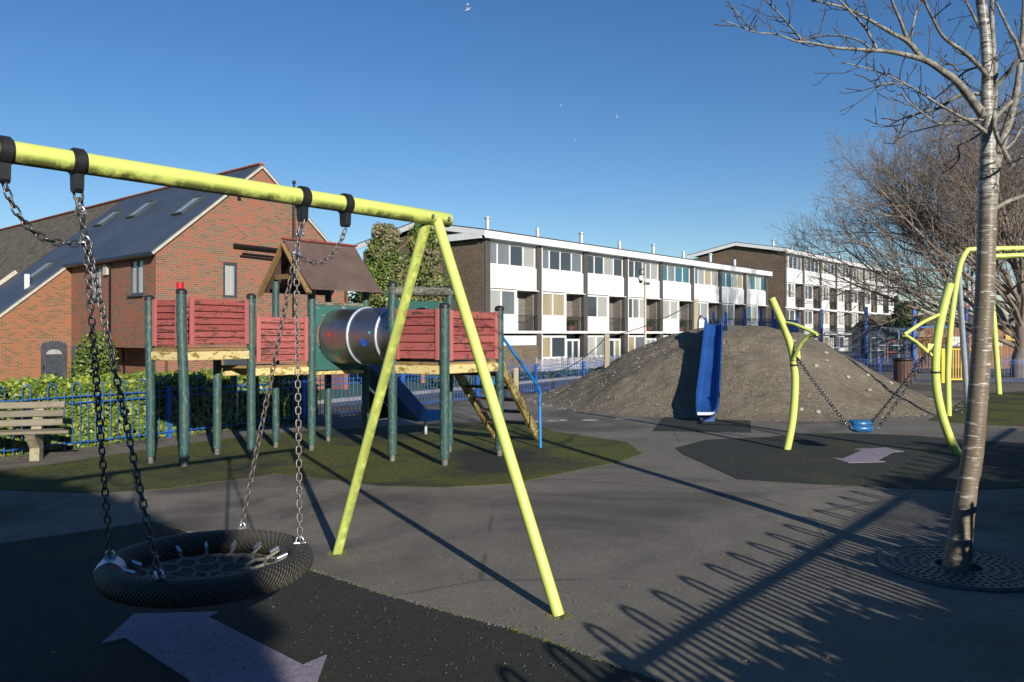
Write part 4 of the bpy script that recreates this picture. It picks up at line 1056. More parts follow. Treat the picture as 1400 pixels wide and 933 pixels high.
# ------------------------------------------------------------------ long white maisonette blocks
def flue(parent,p,h,r=.13,cowl=True,mat='galv'):
    m_=MB().lathe(p,[(r,-.5),(r,h)],12)
    m_.lathe(p+Z*h,[(r*1.0,-.02),(r*1.45,0),(r*1.45,h*.16),(r*.9,h*.2),(.001,h*.2)] if cowl else [(r,0),(r*1.1,.02),(.001,.03)],12)
    return m_.build('roof_flue',M[mat],parent)
def block(name_label,o,storeys,base,nb,slab,depth,front,facade_seed,bayL=5.07):
    """o: near corner of the facade; slab: height of the first slab counted from the top pattern"""
    rr=random.Random(facade_seed)
    b=thing('apartment_block',name_label,'building',(o.x,o.y,base))
    n_=N; bk=-N
    P=lambda s,d,z: V((o.x,o.y,0))+U*s-N*d+Z*z      # d = depth behind the facade line
    LN=nb*bayL; top=front; ax=(U,N,Z)
    # gable ends of tan brick
    ridge=top+1.02; dr=depth*.49
    for s,sg in((-.02,-1),(LN+.02,1)):
        m_=MB(); gp=[P(s,.02,base),P(s,depth,base),P(s,depth,top-.45),P(s,dr,ridge-.42),P(s,.02,top-.45)]
        if sg>0: gp.reverse()
        m_.prism(gp,U*(.24*-sg)); m_.build('gable_wall',M['brickT'],b)
    # rear and inner walls
    MB().box(P(LN/2,depth-.1,(base+top-.4)/2),(LN-.5,.2,top-.4-base),ax).build('rear_wall',M['brickT'],b)
    # roof
    m_=MB(); A=[P(-.38,-.42,top+.0),P(-.38,dr,ridge),P(-.38,depth+.35,top-.02)]; B=[P(LN+.3,-.42,top),P(LN+.3,dr,ridge),P(LN+.3,depth+.35,top-.02)]
    for i in(0,1): m_.prism([A[i],B[i],B[i+1],A[i+1]],(0,0,.07))
    m_.build('roof',M['roofdark'],b)
    # white barge boards on the gables and fascia along the front, one length per two bays
    for s in(-.36,LN+.28):
        for a,c in(((-.40,top-.16),(dr,ridge-.17)),((dr,ridge-.17),(depth+.33,top-.18))):
            MB().beam(P(s,a[0],a[1]),P(s,c[0],c[1]),.05,.33).build('barge_board',M['white'],b)
    k=0
    while k<nb:
        e=min(nb,k+2+(1 if k==0 else 0)*0); s0=k*bayL-(.37 if k==0 else -.012); s1=e*bayL+(.28 if e==nb else -.012)
        MB().box(P((s0+s1)/2,-.40,top-.22),(s1-s0,.06,.42),ax).build('fascia',M['wpanel'],b); k=e
    MB().box(P(LN/2,-.19,top-.44),(LN+.3,.36,.03),ax).build('soffit',M['white'],b)
    if nb==8 and facade_seed==1:
        MB().box(P(-.34,dr*.38,top-.24),(.08,dr*.80,.40),ax).build('side_fascia',M['white'],b)
        m_=MB().prism([P(-.10,.2,top-.05),P(-.10,dr*.9,top-.05),P(-.10,dr*.9,ridge-.35),P(-.10,.2,top+.02)],U*.09); m_.build('gable_panel',M['white'],b)
        m_=MB().prism([P(-.125,1.0,top+.02),P(-.125,3.6,top+.02),P(-.125,3.6,top+.38)],U*.02); m_.build('recess_shade',M['anth'],b)  # flat dark sheet stands for the shade inside the gable recess
    # piers
    for k in range(nb+1):
        s=k*bayL; s=min(max(s,.22),LN-.22)
        MB().box(P(s,.12,(base+top-.44)/2),(.44,.44,top-.44-base),ax).build('pier',M['brickD'],b)
    fl=[top-.62-.0, top-.70]
    st=2.62
    for k in range(nb):
        s0=k*bayL+.22; s1=(k+1)*bayL-.22; w_=s1-s0
        far=k>=(4 if facade_seed==1 else 99)
        def pan(nn,dark=.35):
            out=[]
            for i in range(nn):
                q=rr.random(); out.append(M['glassB'] if far and q<.5 else (M['glass'] if q<dark+.1 else (M['curtainC'] if q>.88 else (M['curtainG'] if q>.72 else M['curtain']))))
            return out
        # top storey band of windows and its white panel
        zt=top-.46
        window(b,P(0,.10,0),U,N,s0,s1,zt-1.46,zt-.10,[0,.22,.47,.74,1] if rr.random()<.5 else [0,.25,.5,.75,1],M['white'],pan(4),.085,0)
        MB().box(P((s0+s1)/2,.06,zt-.05),(w_,.12,.10),ax).build('head_board',M['white'],b)
        MB().box(P((s0+s1)/2,.03,zt-1.46-.70),(w_,.14,1.38),ax).build('white_panel',M['wpanel'],b)
        lev=zt-2.86
        while lev>base+.4:
            ground=lev-2.75<base+.3
            split=s0+w_*.60
            zb=lev-2.62
            if not ground:
                # flush window with panel below, recessed balcony beside it
                window(b,P(0,.06,0),U,N,s0,split-.10,zb+1.0,lev-.04,[0,.5,1] if rr.random()<.6 else [0,.33,.66,1],M['white'],pan(3),.10,0)
                MB().box(P((s0+split)/2-.05,.03,zb+.55),(split-s0-.1,.14,.92),ax).build('white_panel',M['wpanel'],b)
                MB().box(P(split-.03,.43,(zb+lev)/2),(.10,.8,lev-zb),ax).build('side_panel',M['white'],b)
                MB().box(P(s1-.06,.50,(zb+lev)/2),(.14,.66,lev-zb-.02),ax).build('recess_wall',M['brickM'],b)
                MB().box(P((split+s1)/2,.85,(zb+lev)/2),(s1-split,.08,lev-zb),ax).build('recess_back',M['brickM'],b)
                window(b,P(0,.75,0),U,N,split+.1,split+.95,zb+.12,zb+2.15,[0,1],M['white'],pan(1),.12,0,'balcony_door',zb+1.0)
                MB().box(P((split+s1)/2,.6,lev-.03),(s1-split,1.7,.05),ax).build('recess_ceiling',M['white'],b)
                # railing: bars joined
                m_=MB(); m_.box(P((split+s1)/2,-.10,zb+1.02),(s1-split+.05,.035,.035),ax); m_.box(P((split+s1)/2,-.10,zb+.15),(s1-split,.025,.025),ax)
                kk=int((s1-split)/.11)
                for i in range(kk+1): m_.box(P(split+(s1-split)*i/kk,-.10,zb+.58),(.016,.016,.87),ax)
                m_.box(P(split,0,zb+1.02),(.03,.24,.03),ax)
                ro=m_.build('balcony_railing',M['blackplast'],b); 
                q=rr.random()
                if q<.35: MB().box(P(split+(s1-split)*.6,-.04,zb+.55),((s1-split)*.55,.03,.8),ax).build('screen_board',M['timber'],b)
                elif q<.75:
                    c=P((split+s1)/2,.35,zb+.15); m3=MB(); m3.lathe(c,[(.12,0),(.17,.28),(.15,.28),(.001,.25)],10); po=m3.build('plant_pot',M['ridge_tile'],b)
                    m3=MB(); cloud(m3,c+Z*.6,(.5,.4,.4),150,.09,.1); m3.build('plant_leaves',M['leafD'],b,'stuff')
                MB().box(P((s0+s1)/2+.0,-.02,zb-.0),(bayL-.03,.42,.16),ax).build('balcony_slab',M['white'],b)
            else:
                if k==0:
                    MB().box(P((s0+s1)/2,-.05,(base+lev-.75)/2),(w_,.3,lev-.75-base),ax).build('infill_wall',M['brickT'],b)
                    MB().box(P((s0+s1)/2,.02,lev-.42),(w_,.10,.60),ax).build('white_panel',M['wpanel'],b)
                else:
                    window(b,P(0,.05,0),U,N,s0,split,zb+.98,lev-.12,[0,.42,1],M['white'],pan(2),.13,0)
                    MB().box(P((s0+split)/2,.03,(base+zb+.98)/2),(split-s0,.14,zb+.98-base),ax).build('infill_wall',M['brickT'] if facade_seed==1 else M['white'],b)
                    window(b,P(0,.12,0),U,N,split+.05,s1-.25,base+.15,lev-.35,[0,.5,1],M['white'],pan(2),.14,0,'door')
                    MB().box(P((split+s1)/2,.7,(lev+base)/2),(s1-split,.06,lev-base),ax).build('recess_back',M['brickM'],b)
            lev=zb-.10
    for k in range(nb-0):
        s=k*bayL+4.2; 
        if s<LN: flue(b,P(s-1.4,2.3,top+.50),.74 if k%2==0 else .66,.14,k%2==0)
    for s in (LN*.8,LN*.93): flue(b,P(s,dr+2.5,top+.6),.9,.12,False,'cream')
    for k in range(1,nb,2):
        MB().tube([P(k*bayL*1.0+.25,-.12,base),P(k*bayL+.25,-.12,top-.44)],.035,8).build('downpipe',M['white'],b)
    return b
o1=V((-1.64,46.9,0)); b1=block('near white maisonette block with tan brick gable behind the tunnel and the mound',o1,3,-.8,8,0,11.2,7.66,1)
o2=V((27.67,81,0)); b2=block('farther taller white maisonette block partly hidden by the bare tree',o2,4,-.8,8,0,10.4,10.25,2)

# ------------------------------------------------------------------ red brick house on the left
C0=V((-12.52,28,0)); BA=U; BB=-N; GZ=-.8; EV=4.56; APX=8.15; GW=8.35
hs=thing('brick_house','large red brick house with slate roof and rooflights behind the hedge on the left','house',(C0.x,C0.y,GZ))
H=lambda a,b_,z: C0+BA*a+BB*b_+Z*z
half=GW/2; JZ=1.22
# gable wall with one window; opening found from the photograph's column
gw=(2.55,3.13); gwz=(2.98,4.30)
m_=MB(); wall_holes(m_,H(0,0,0),BA,N,GW,JZ,EV,[(gw[0],gw[1],gwz[0],gwz[1])]); 
m_.prism([H(0,0,EV),H(GW,0,EV),H(half,0,APX)],BB*.2)
m_.box(H(GW/2,.5,JZ-.06),(GW,1.0,.12),(BA,BB,Z)); m_.build('gable_wall',M['brickR'],hs)
# soldier course at the foot of the overhang
m_=MB()
for i in range(int(GW/.079)): m_.box(H(.04+i*.079,-.012,JZ+.10),(.066,.04,.215),(BA,BB,Z))
m_.build('soldier_course',M['brickS'],hs,'stuff')
m_=MB()
for i in range(10): m_.box(H(gw[0]-.07+i*.079,-.008,gwz[1]+.13),(.067,.02,.225),(BA,BB,Z))
m_.build('window_head',M['brickS'],hs)
# side wall
sw=[(.95,2.05,3.02,4.33),(4.55,5.65,2.95,4.25)]
m_=MB(); wall_holes(m_,H(0,0,0),BB,-BA,7.5,JZ,EV,sw); m_.box(H(.5,3.75,JZ-.06),(1.0,7.5,.12),(BA,BB,Z)); m_.build('side_wall',M['brickR'],hs)
for (a,b_,c,d_) in sw:
    window(hs,H(0,0,0),BB,-BA,a,b_,c,d_,2,M['anth'],[M['curtain']],.08,.05)
    MB().box(H(-.03,(a+b_)/2,c-.03),(.14,b_-a+.1,.05),(BA,BB,Z)).build('window_sill',M['anth'],hs)
window(hs,H(0,0,0),BA,N,gw[0],gw[1],gwz[0],gwz[1],[0,1],M['anth'],[M['curtain']],.09,.05)
# recessed ground floor
m_=MB(); wall_holes(m_,H(.9,.95,0),BA,N,GW-.9,GZ,JZ,[(2.2,3.2,GZ+.05,JZ-.35)]); wall_holes(m_,H(.9,.95,0),BB,-BA,6.5,GZ,JZ,[]); m_.build('ground_floor_wall',M['brickR'],hs)
window(hs,H(.9,.95,0),BA,N,2.2,3.2,GZ+.05,JZ-.35,[0,1],M['door_grey'],[M['glass']],.12,.05,'door')
m_=MB(); m_.prism([H(0,-.0,GZ),H(0,-.0,JZ-.12),H(.0,.0,JZ-.12)],(0,0,0)) if False else None
MB().box(H(.18,.2,(GZ+JZ)/2-.06),(.34,.34,JZ-GZ-.12),(BA,BB,Z)).build('corner_pier',M['brickR'],hs)
# far end and rear walls
m_=MB(); m_.box(H(GW-.1,6,(GZ+EV)/2),(.2,12,EV-GZ),(BA,BB,Z)); m_.build('rear_wall',M['brickR'],hs)
# wing wall with arched door
WX=H(0,7.5,0); dr0=.12; dw=.98; Lw=16
m_=MB(); dz=GZ+.05; dtop=1.30
# a-coordinates run towards -BA (to the left)
mbw=m_; wall_holes(mbw,WX,-BA,N,Lw,GZ,2.2,[(dr0+.04,dr0+dw+.04,dz,dtop)],rev=.12)
slope=(APX-EV)/half
# wall triangle under the catslide verge
vt=[WX+Z*2.2, WX+Z*(EV-.05), WX-BA*((EV-.05-2.2)/slope)+Z*2.2]
mbw.prism([v for v in vt],BB*.2); mbw.build('wing_wall',M['brickO'],hs)
dm=MB(); dc=WX-BA*(dr0+.04+dw/2)
def dp(a,z,d=.06): return dc-BA*a+Z*z+N*-d
# door frame with arched head
arch=[dp(-dw/2+ .02,dtop-.22)]+[dp(-dw/2*math.cos(t),dtop-.22+.20*math.sin(t)) for t in[math.pi*i/10 for i in range(1,10)]]+[dp(dw/2-.02,dtop-.22)]
prs=[dp(-dw/2+.02,dz)]+arch+[dp(dw/2-.02,dz)]
dm.prism(prs,N*.03); do=dm.build('front_door',M['door_grey'],hs)
MB().prism([dp(-.30+.3-.3*math.cos(t)*1.0,dtop-.52+.20*math.sin(t),.025) for t in[math.pi*i/8 for i in range(9)]],N*.012).build('fanlight',M['curtain'],do)
for sx in(-.17,.17): MB().box(dp(sx,dz+1.15,.022),(.22,.02,.75),(BA,N,Z),0,.005).build('door_panel',M['anth'],do)
for sx in(-.17,.17): MB().box(dp(sx,dz+.42,.022),(.22,.02,.45),(BA,N,Z),0,.005).build('door_panel',M['anth'],do)
MB().box(dp(0,dz+.72,.015),(.26,.02,.05),(BA,N,Z)).build('letter_box',M['blackplast'],do)
MB().box(dp(.40,dz+1.0,.0),(.03,.06,.16),(BA,N,Z)).build('door_handle',M['blackplast'],do)
m_=MB()
for i in range(13):
    t=math.pi*(i+.5)/13; p=dp(-(dw/2+.10)*math.cos(t)*1.0,dtop-.20+.32*math.sin(t),-.005); ax1=(-BA*-math.cos(t)+Z*math.sin(t)).normalized()
    m_.box(p,(.21,.03,.066),(ax1,N,ax1.cross(N)))
m_.build('door_arch',M['brickS'],hs)
lt=W(54,472,33.2); 
lo=MB().lathe(lt,[(.001,.10),(.17,.10),(.19,.06),(.19,0)],18,0,(BA,Z,N)).build('wall_light',M['blackplast'],hs)
MB().lathe(lt+N*.10,[(.16,0),(.13,.05),(.001,.06)],18,0,(BA,Z,N)).build('light_lens',M['white'],lo)
MB().box(W(39.5,459,33.3),(.12,.14,.14),(BA,N,Z)).build('wall_camera',M['blackplast'],hs)
# roof: near part slate, far part old tiles, catslide beyond the wing wall
b_end=12.2; nrmL=(BA*-math.sin(math.atan(slope))+Z*math.cos(math.atan(slope)))
def rp2(a,b_,up=0): return H(a,b_,EV+a*slope)+nrmL*up
def slab(a0,a1,b0,b1,t0,t1,mat,name='roof_slope',right=False):
    m3=MB(); q=[(a0,b0),(a1,b0),(a1,b1),(a0,b1)]
    if right: pts=[H(2*half-a,b_,EV+a*slope)+Z*t0 for a,b_ in q]
    else: pts=[rp2(a,b_,t0) for a,b_ in q]
    m3.prism(pts,(0,0,t1-t0)); return m3.build(name,mat,hs)
slab(-.18,half,-.05,7.5,.02,.10,M['slate']); slab(-9.0,half,7.5,b_end,.02,.10,M['slate']); slab(-9.0,half,b_end,42,.0,.07,M['tile_old'])
slab(-.18,half,-.05,42,.02,.10,M['slate'],'roof_slope',True)
# ridge tiles one by one
rt=MB().box((0,0,0),(.43,.26,.10),(BB,BA,Z),0,.04).mesh('ridge_tile',M['ridge_tile'])
rb=wloc(hs)
for i in range(66):
    b_=.2+i*.45
    inst('ridge_tile',rt,hs,H(half,b_,APX+.10)-rb)
MB().box(H(half,36,APX+.10),(12.6,.26,.09),(BB,BA,Z),0,.04).build('ridge_tile',M['ridge_tile'],hs)
# verges
for (p,q) in((rp2(-.15,-.05,.02),rp2(half,-.05,.02)),(H(GW+.15,-.05,EV-.15*slope),H(half,-.05,APX))):
    MB().beam(p-N*-.03-Z*.03,q-N*-.03-Z*.03,.06,.085,0).build('verge',M['cream'],hs)
MB().beam(rp2(-9,7.45,.0)-Z*.03,rp2(-.05,7.45,.0)-Z*.03,.06,.085,0).build('verge',M['cream'],hs)
# gutter
MB().tube([H(-.24,-.10,EV-.17),H(-.24,7.5,EV-.17)],.085,10).build('gutter',M['blackplast'],hs)
MB().tube([H(-.10,3.55,EV-.2),H(-.10,3.55,JZ-.1),H(.7,4.3,JZ-.2),H(.82,4.3,GZ)],.04,8).build('downpipe',M['blackplast'],hs)
MB().box(H(-.06,4.0,EV-.50),(.10,.32,.40),(BA,BB,Z),0,.02).build('alarm_box',M['cream'],hs)
# gable pipework
def on_gable(px,py,out=0):
    o_=V((0,0,EYE)); d=V(((px-700)/F,1,(HOR-py)/F)); t=((H(0,0,0)+N*out)-V((0,0,0))).dot(N)/V((d.x,d.y,0)).dot(N)
    return o_+d*t
MB().tube([on_gable(320,335.5,.14),on_gable(379,342,.14),on_gable(400,344.3,.14)],.075,12).build('soil_pipe',M['blackplast'],hs)
MB().tube([on_gable(331.5,346.5,.08),on_gable(392,353,.08)],.03,8).build('waste_pipe',M['blackplast'],hs)
MB().tube([on_gable(328.5,350,.08),on_gable(392,357,.08)],.03,8).build('waste_pipe',M['blackplast'],hs)
a=on_gable(402,252,.15);b_=on_gable(402,470,.15); b_.z=JZ
MB().tube([b_,a],.05,10).build('vent_stack',M['blackplast'],hs)
MB().lathe(a,[(.05,0),(.075,.03),(.075,.12),(.001,.16)],10).build('stack_cowl',M['blackplast'],hs)
MB().box(on_gable(327,271.5,.01),(.14,.03,.17),(BA,N,Z)).build('wall_vent',M['blackplast'],hs)
MB().box(H(GW-.5,-.03,2.0),(.2,.03,.2),(BA,N,Z)).build('wall_vent',M['cream'],hs)
# rooflights
def on_roof(px,py):
    d=V(((px-700)/F,1,(HOR-py)/F)); o_=V((0,0,EYE)); p0=rp2(0,0,.1); t=(p0-o_).dot(nrmL)/d.dot(nrmL); return o_+d*t
sd2=(BA+Z*slope).normalized()
for px,py in((258,281.5),(193,287),(148,299),(56,370)):
    c=on_roof(px,py); fm=MB(); L_=1.18;W_=.78
    for s in(-1,1): fm.box(c+BB*s*W_/2,(L_,.07,.14),(sd2,BB,nrmL)); fm.box(c+sd2*s*L_/2,(.07,W_+.07,.14),(sd2,BB,nrmL))
    fo=fm.build('rooflight',M['roofdark'],hs); MB().box(c+nrmL*.02,(L_-.07,W_-.07,.02),(sd2,BB,nrmL)).build('pane',M['skylight'],fo)
c=on_roof(37,392); MB().lathe(c,[(.10,-.2),(.10,.50),(.001,.50)],12).build('vent_pipe',M['white'],hs)
c=on_roof(12,382); MB().box(c+nrmL*.08,(.9,.12,.16),(sd2,BB,nrmL)).build('flue_bracket',M['cream'],hs)

# climbing shrub against the side wall
sp=H(-.6,3.6,GZ); sh=thing('wall_shrub','round bushy evergreen climber against the brick side wall left of the swing chains','shrub',sp)
m_=MB(); cloud(m_,sp+Z*1.55,(.72,.72,.95),2600,.075,.35,2.2); cloud(m_,sp+Z*1.0+BA*-.3,(.6,.6,.9),900,.075,.3,2.2); m_.build('leaves',M['leafM'],sh,'stuff')
m_=MB()
for i in range(7): m_.tube([sp+rv()*.1,sp+Z*.6+rv()*.25,sp+Z*1.2+rv()*.5],[.03,.022,.012],6)
m_.build('stems',M['bark'],sh)

# ------------------------------------------------------------------ trees
def spray(mb,p,d,length,rad,lvl,maxl,rnd,up=.06,gn=.20,kids=(7,6,5,5),minr=.004,ang=.75,ratio=.62):
    seg=max(3,int(5-lvl*.5)); pts=[p]; rr=[rad]; dd=d.normalized(); step=length/seg
    for i in range(seg):
        dd=(dd+V((rnd.gauss(0,gn),rnd.gauss(0,gn),rnd.gauss(0,gn)))+Z*up).normalized()
        pts.append(pts[-1]+dd*step); rr.append(max(minr,rad*(1-.72*(i+1)/seg)))
    mb.tube(pts,rr,8 if lvl==0 else (6 if lvl==1 else (4 if lvl==2 else 3)),cap=False)
    if lvl>=maxl: return
    k=kids[min(lvl,len(kids)-1)]; ph=rnd.random()*6.28
    for i in range(k):
        f=.22+.78*(i+.5+rnd.uniform(-.3,.3))/k; x=f*seg; j=min(seg-1,int(x)); q=pts[j].lerp(pts[j+1],x-j); dl=(pts[j+1]-pts[j]).normalized()
        a=dl.cross(Z if abs(dl.z)<.9 else V((1,0,0))).normalized(); b=dl.cross(a); ph+=2.4
        s=a*math.cos(ph)+b*math.sin(ph); an=ang*rnd.uniform(.7,1.25); nd=(dl*math.cos(an)+s*math.sin(an))
        l=length*ratio*(1.1-.55*f)*rnd.uniform(.75,1.2); r2=max(minr,rr[j]*.58)
        spray(mb,q,nd,l,r2,lvl+1,maxl,rnd,up,gn*1.15,kids,minr,ang,ratio)
def bare_tree(label,base,h,spread,limbs_,seed,maxl=4,group=None,trunk_r=.32,minr=.006,kids=(8,7,6,5),lean=V((0,0,0)),bias=None):
    rnd=random.Random(seed); t=thing('bare_tree',label,'tree',base,group); m1=MB(); m2=MB()
    tp_=[base+Z*-.1]+[base+Z*(h*.5*i/6)+lean*(i/6)+V((rnd.gauss(0,.06),rnd.gauss(0,.06),0)) for i in range(1,7)]
    m1.tube(tp_,[trunk_r*1.25]+[trunk_r*(1-.10*i) for i in range(6)],12); m1.build('trunk',M['bark'],t)
    for i in range(limbs_):
        f=.28+.72*i/max(1,limbs_-1); x=f*6; j=min(5,int(x)); q=tp_[j].lerp(tp_[j+1],x-j); a=i*2.4+rnd.uniform(-.3,.3)
        if bias is not None and i%2==0: a=bias+rnd.uniform(-.7,.7)
        el=math.radians(9+62*f*rnd.uniform(.65,1.15)); ln=spread*(1.05-.25*f)*rnd.uniform(.8,1.1)
        spray(m2,q,V((math.cos(a)*math.cos(el),math.sin(a)*math.cos(el),math.sin(el))),ln,trunk_r*.33,0,maxl-1,rnd,.045,.14,kids,minr,.62,.60)
    m2.build('crown',M['bark'],t); return t
big=bare_tree('wide bare winter tree spreading over the far block behind the birch',V((18.8,29.5,0)),7.4,8.0,21,5,4,'bare trees beyond the arch frame',.26,.0042,(10,9,9,7),bias=math.pi*1.0)
t2=bare_tree('second bare winter tree standing behind the big one at the right edge',V((25,38,0)),9,8.5,12,9,4,'bare trees beyond the arch frame',.30,.007,(9,8,7,5))
c=copy_tree(t2); c.location=(36.5,36,0); c.rotation_euler=(0,0,2.1); c.scale=(1.1,1.1,2.0); c['label']='bare winter tree beyond the right edge shading the near white block'
# evergreen tree group in front of the first block's gable
def leafy(label,base,h,r,seed,cnt=5200,s=.11,mats=('leafM','leafOlive'),bark='bark2',name='leafy_tree'):
    rnd=random.Random(seed); t=thing(name,label,'tree',base); m1=MB(); m1.tube([base,base+Z*h*.4+rv()*.1,base+Z*h*.75+rv()*.2,base+Z*h*.97],[.14,.11,.06,.02],8)
    for i in range(9):
        z=h*(.25+.07*i); a=i*2.4; m1.tube([base+Z*z,base+Z*(z+.5)+V((math.cos(a),math.sin(a),0))*r*.45,base+Z*(z+1.1)+V((math.cos(a),math.sin(a),0))*r*.7],[.05,.03,.012],6)
    m1.build('trunk',M[bark],t)
    for mi,mn_ in enumerate(mats):
        m2=MB()
        for i in range(15):
            z=h*(.22+.75*rnd.random()); rad=r*(1.05-.8*(z/h)**2)*.62; a=rnd.random()*6.28; rr_=r*rnd.uniform(.1,.62)*(1.2-z/h)
            cloud(m2,base+V((math.cos(a)*rr_,math.sin(a)*rr_,z)),(rad,rad,rad*1.15),cnt//30,s,.25,2.5)
        m2.build('foliage',M[mn_],t,'stuff')
    return t
def at(px,Y,z=-.8): return V(((px-700)/F*Y,Y,z))
leafy('tall evergreen tree with ochre stems against the tan gable, left one',at(528,38),7.6,2.0,3,26000,.085,('leafM','leafOlive','leafG'))
leafy('tall evergreen tree against the tan gable, right one behind the lime legs',at(578,39),8.0,1.8,4,24000,.085,('leafM','leafOlive','leafG'))
leafy('shorter evergreen filling the gap right of the brick house',at(497,43),6.0,1.9,8,14000,.09,('leafM','leafG'))
# greenery and the dark evergreen at the right
leafy('dark evergreen bush beside the end of the far block',at(1240,62),4.6,2.6,12,4200,.2,('leafD','leafM'),'bark')
for i,(px,w_) in enumerate(((1206,2.0),(1226,1.8))):
    p=at(px,56,0); s_=thing('low_bush','low dark bush in front of the far block, '+('left' if i==0 else 'right')+' of the pair','bush',p,'low bushes beyond the ball court')
    m_=MB(); cloud(m_,p+Z*1.2,(w_,w_,1.3),1500,.14,.4,2); m_.build('leaves',M['leafD'],s_,'stuff')
# shrubs beside and behind the photographer, seen only by their shade
def shade_tree(label,c,rad,cnt,s,base_r=.2,seed=1,clump=1.6):
    b=V((c.x,c.y,0)); t=thing('garden_tree',label,'tree',b,'trees behind the photographer'); 
    m1=MB(); m1.tube([b,b+Z*(c.z*.6),c],[base_r,base_r*.8,base_r*.4],10)
    for i in range(7):
        a=i*2.4; m1.tube([b+Z*(c.z*.55),c+V((math.cos(a)*rad[0]*.45,math.sin(a)*rad[1]*.45,0))],[.08,.03],6)
    m1.build('trunk',M['bark'],t); m2=MB(); cloud(m2,c,rad,cnt,s,.15,clump); m2.build('foliage',M['leafD'],t,'stuff'); return t
s3=-SD; pS=V((s3.y,-s3.x,0))
def shade_pos(sg,pg,z):
    g=s3*sg+pS*pg; q=g+SD*(z/math.tan(SUN_EL)); return V((q.x,q.y,z))
shade_tree('dense evergreen tree left behind the camera',shade_pos(4.2,-3.0,4.2),(3.3,3.3,2.7),70000,.24,.28,1,.7)
shade_tree('dense evergreen tree farther left behind the camera',shade_pos(3.2,-8.0,4.6),(3.4,3.4,2.9),40000,.26,.28,2,.7)
shade_tree('low evergreen shrub tree right behind the fence',shade_pos(.2,5.0,1.6),(1.5,1.5,1.1),12000,.12,.10,3,1.2)
shade_tree('low evergreen tree behind the fence at the right',shade_pos(1.9,7.5,2.1),(1.8,1.8,1.4),14000,.13,.12,4,1.4)
shade_tree('low evergreen tree farther right behind the fence',shade_pos(3.4,10.4,2.2),(1.9,1.9,1.4),12000,.13,.12,5,1.4)
lh2=thing('sky_block_hedge','tall clipped dark hedge added out of view left of the camera to block sky light','hedge',pS*-6)  # unseen hedge added to cut sky light on the shaded ground
m_=MB()
for i in range(26000):
    q=s3*R.uniform(-1.6,.9)+pS*R.uniform(-13,-3.3)+Z*R.uniform(.05,3.7)
    q.z*=1-.12*max(0,(q.dot(s3)-.2)); q=q+Z*mn.noise(V((q.x,q.y,0)))*.3; leafquad(m_,q,R.uniform(.09,.17),rv())
m_.build('leaves',M['leafD'],lh2,'stuff')
hp_=thing('shrub_hedge','loose evergreen hedge along the fence beside the camera','hedge',U*3+N*1.6)
m_=MB()
for i in range(34000):
    t=R.uniform(-2,14.5); d=R.uniform(.72,1.9); z=R.uniform(.05,1.04)+mn.noise(V((t*1.2,d,0)))*.16
    if mn.noise(V((t*1.3,z*1.5,7)))>.30: continue
    leafquad(m_,U*t+N*d+Z*max(.03,z),R.uniform(.06,.11),rv())
m_.build('leaves',M['leafD'],hp_,'stuff')
for i in range(9):   # unseen tree belt added behind the camera to cut sky fill, below sun height
    a=math.radians(-62+15.5*i); dd_=V((math.sin(a)*1.0,-math.cos(a),0)); k=24+3*math.sin(i*2.1); c_=dd_*k+Z*3.9
    shade_tree('tall dark evergreen in the added sky-blocking belt behind the camera, '+['first','second','third','fourth','fifth','sixth','seventh','eighth','ninth'][i]+' from its left end',c_,(4.2,2.2,3.7),2600,.55,.3,i+20,.8)

# ------------------------------------------------------------------ far side of the right: court fence, boards, gate, bin
cf=thing('court_fence','tall dark blue ball court fence of posts and see-through mesh behind the mound','fence',(17.6,35.3,0))
cpost=[(at(1250,35.3,0),2.83,.075),(at(1184,39.6,0),2.85,.075),(at(1123,43.5,0),2.85,.075),(at(1090.5,46.7,0),2.8,.06),(at(1056,41,0),2.85,.07),(at(1040,40.6,0),2.8,.06),(at(1018,40.3,0),2.75,.06),(at(992,40,0),2.6,.06),(at(975,40,0),2.6,.06)]
for p,h,r_ in cpost:
    MB().box(p+Z*(h+.1)/2,(r_*1.9,r_*1.9,h+.1)).build('fence_post',M['blue_fence'],cf)
def meshpanel(a,b,z0,z1,sp_,mat,parent,name='mesh_panel',r_=.006,hs_=.6):
    m3=MB(); d=(b-a); L_=d.length; d.normalize(); nn=V((-d.y,d.x,0)); k=int(L_/sp_)
    for i in range(k+1): m3.box(a+d*(i*L_/k)+Z*(z0+z1)/2,(r_*2,r_*2,z1-z0),(d,nn,Z))
    z=z0
    while z<=z1+.01: m3.box((a+b)/2+Z*z,(L_,r_*2,r_*2.4),(d,nn,Z)); z+=hs_
    return m3.build(name,mat,parent)
for i in range(len(cpost)-1):
    a=cpost[i][0];b=cpost[i+1][0]
    meshpanel(a,b,.1,1.9 if i<3 else 2.4,.09 if i<3 else .07,M['greymesh'] if i<3 else M['blue_dark'],cf,'mesh_panel',.007 if i<3 else .011,.3)
pR=at(1395.5,35.3,0); 
MB().box(pR+Z*1.4,(.15,.15,2.8)).build('fence_post',M['blue_bright'],cf)
MB().box(at(1321,35.6,0)+Z*1.4,(.12,.12,2.8)).build('fence_post',M['blue_dark'],cf)
meshpanel(at(1250,35.3,0),pR,.1,2.0,.11,M['greymesh'],cf,'mesh_panel',.007,.5)
ob=thing('board_fence','orange brown timber board fence behind the yellow gate','fence',at(1253,37,0))
a=at(1254,37,0); b=at(1404,37,0); k=38; bdm=MB().box((0,0,.95),((b-a).length/k-.02,.03,1.9)).mesh('board',M['orangewood'])
for i in range(k):
    o=inst('board',bdm,ob,(a.lerp(b,(i+.5)/k)-a)+V((0,R.uniform(-.01,.01),R.uniform(-.03,.02))))
MB().box((a+b)/2+Z*1.5+V((0,-.05,0)),((b-a).length,.04,.09)).build('fence_rail',M['orangewood'],ob)
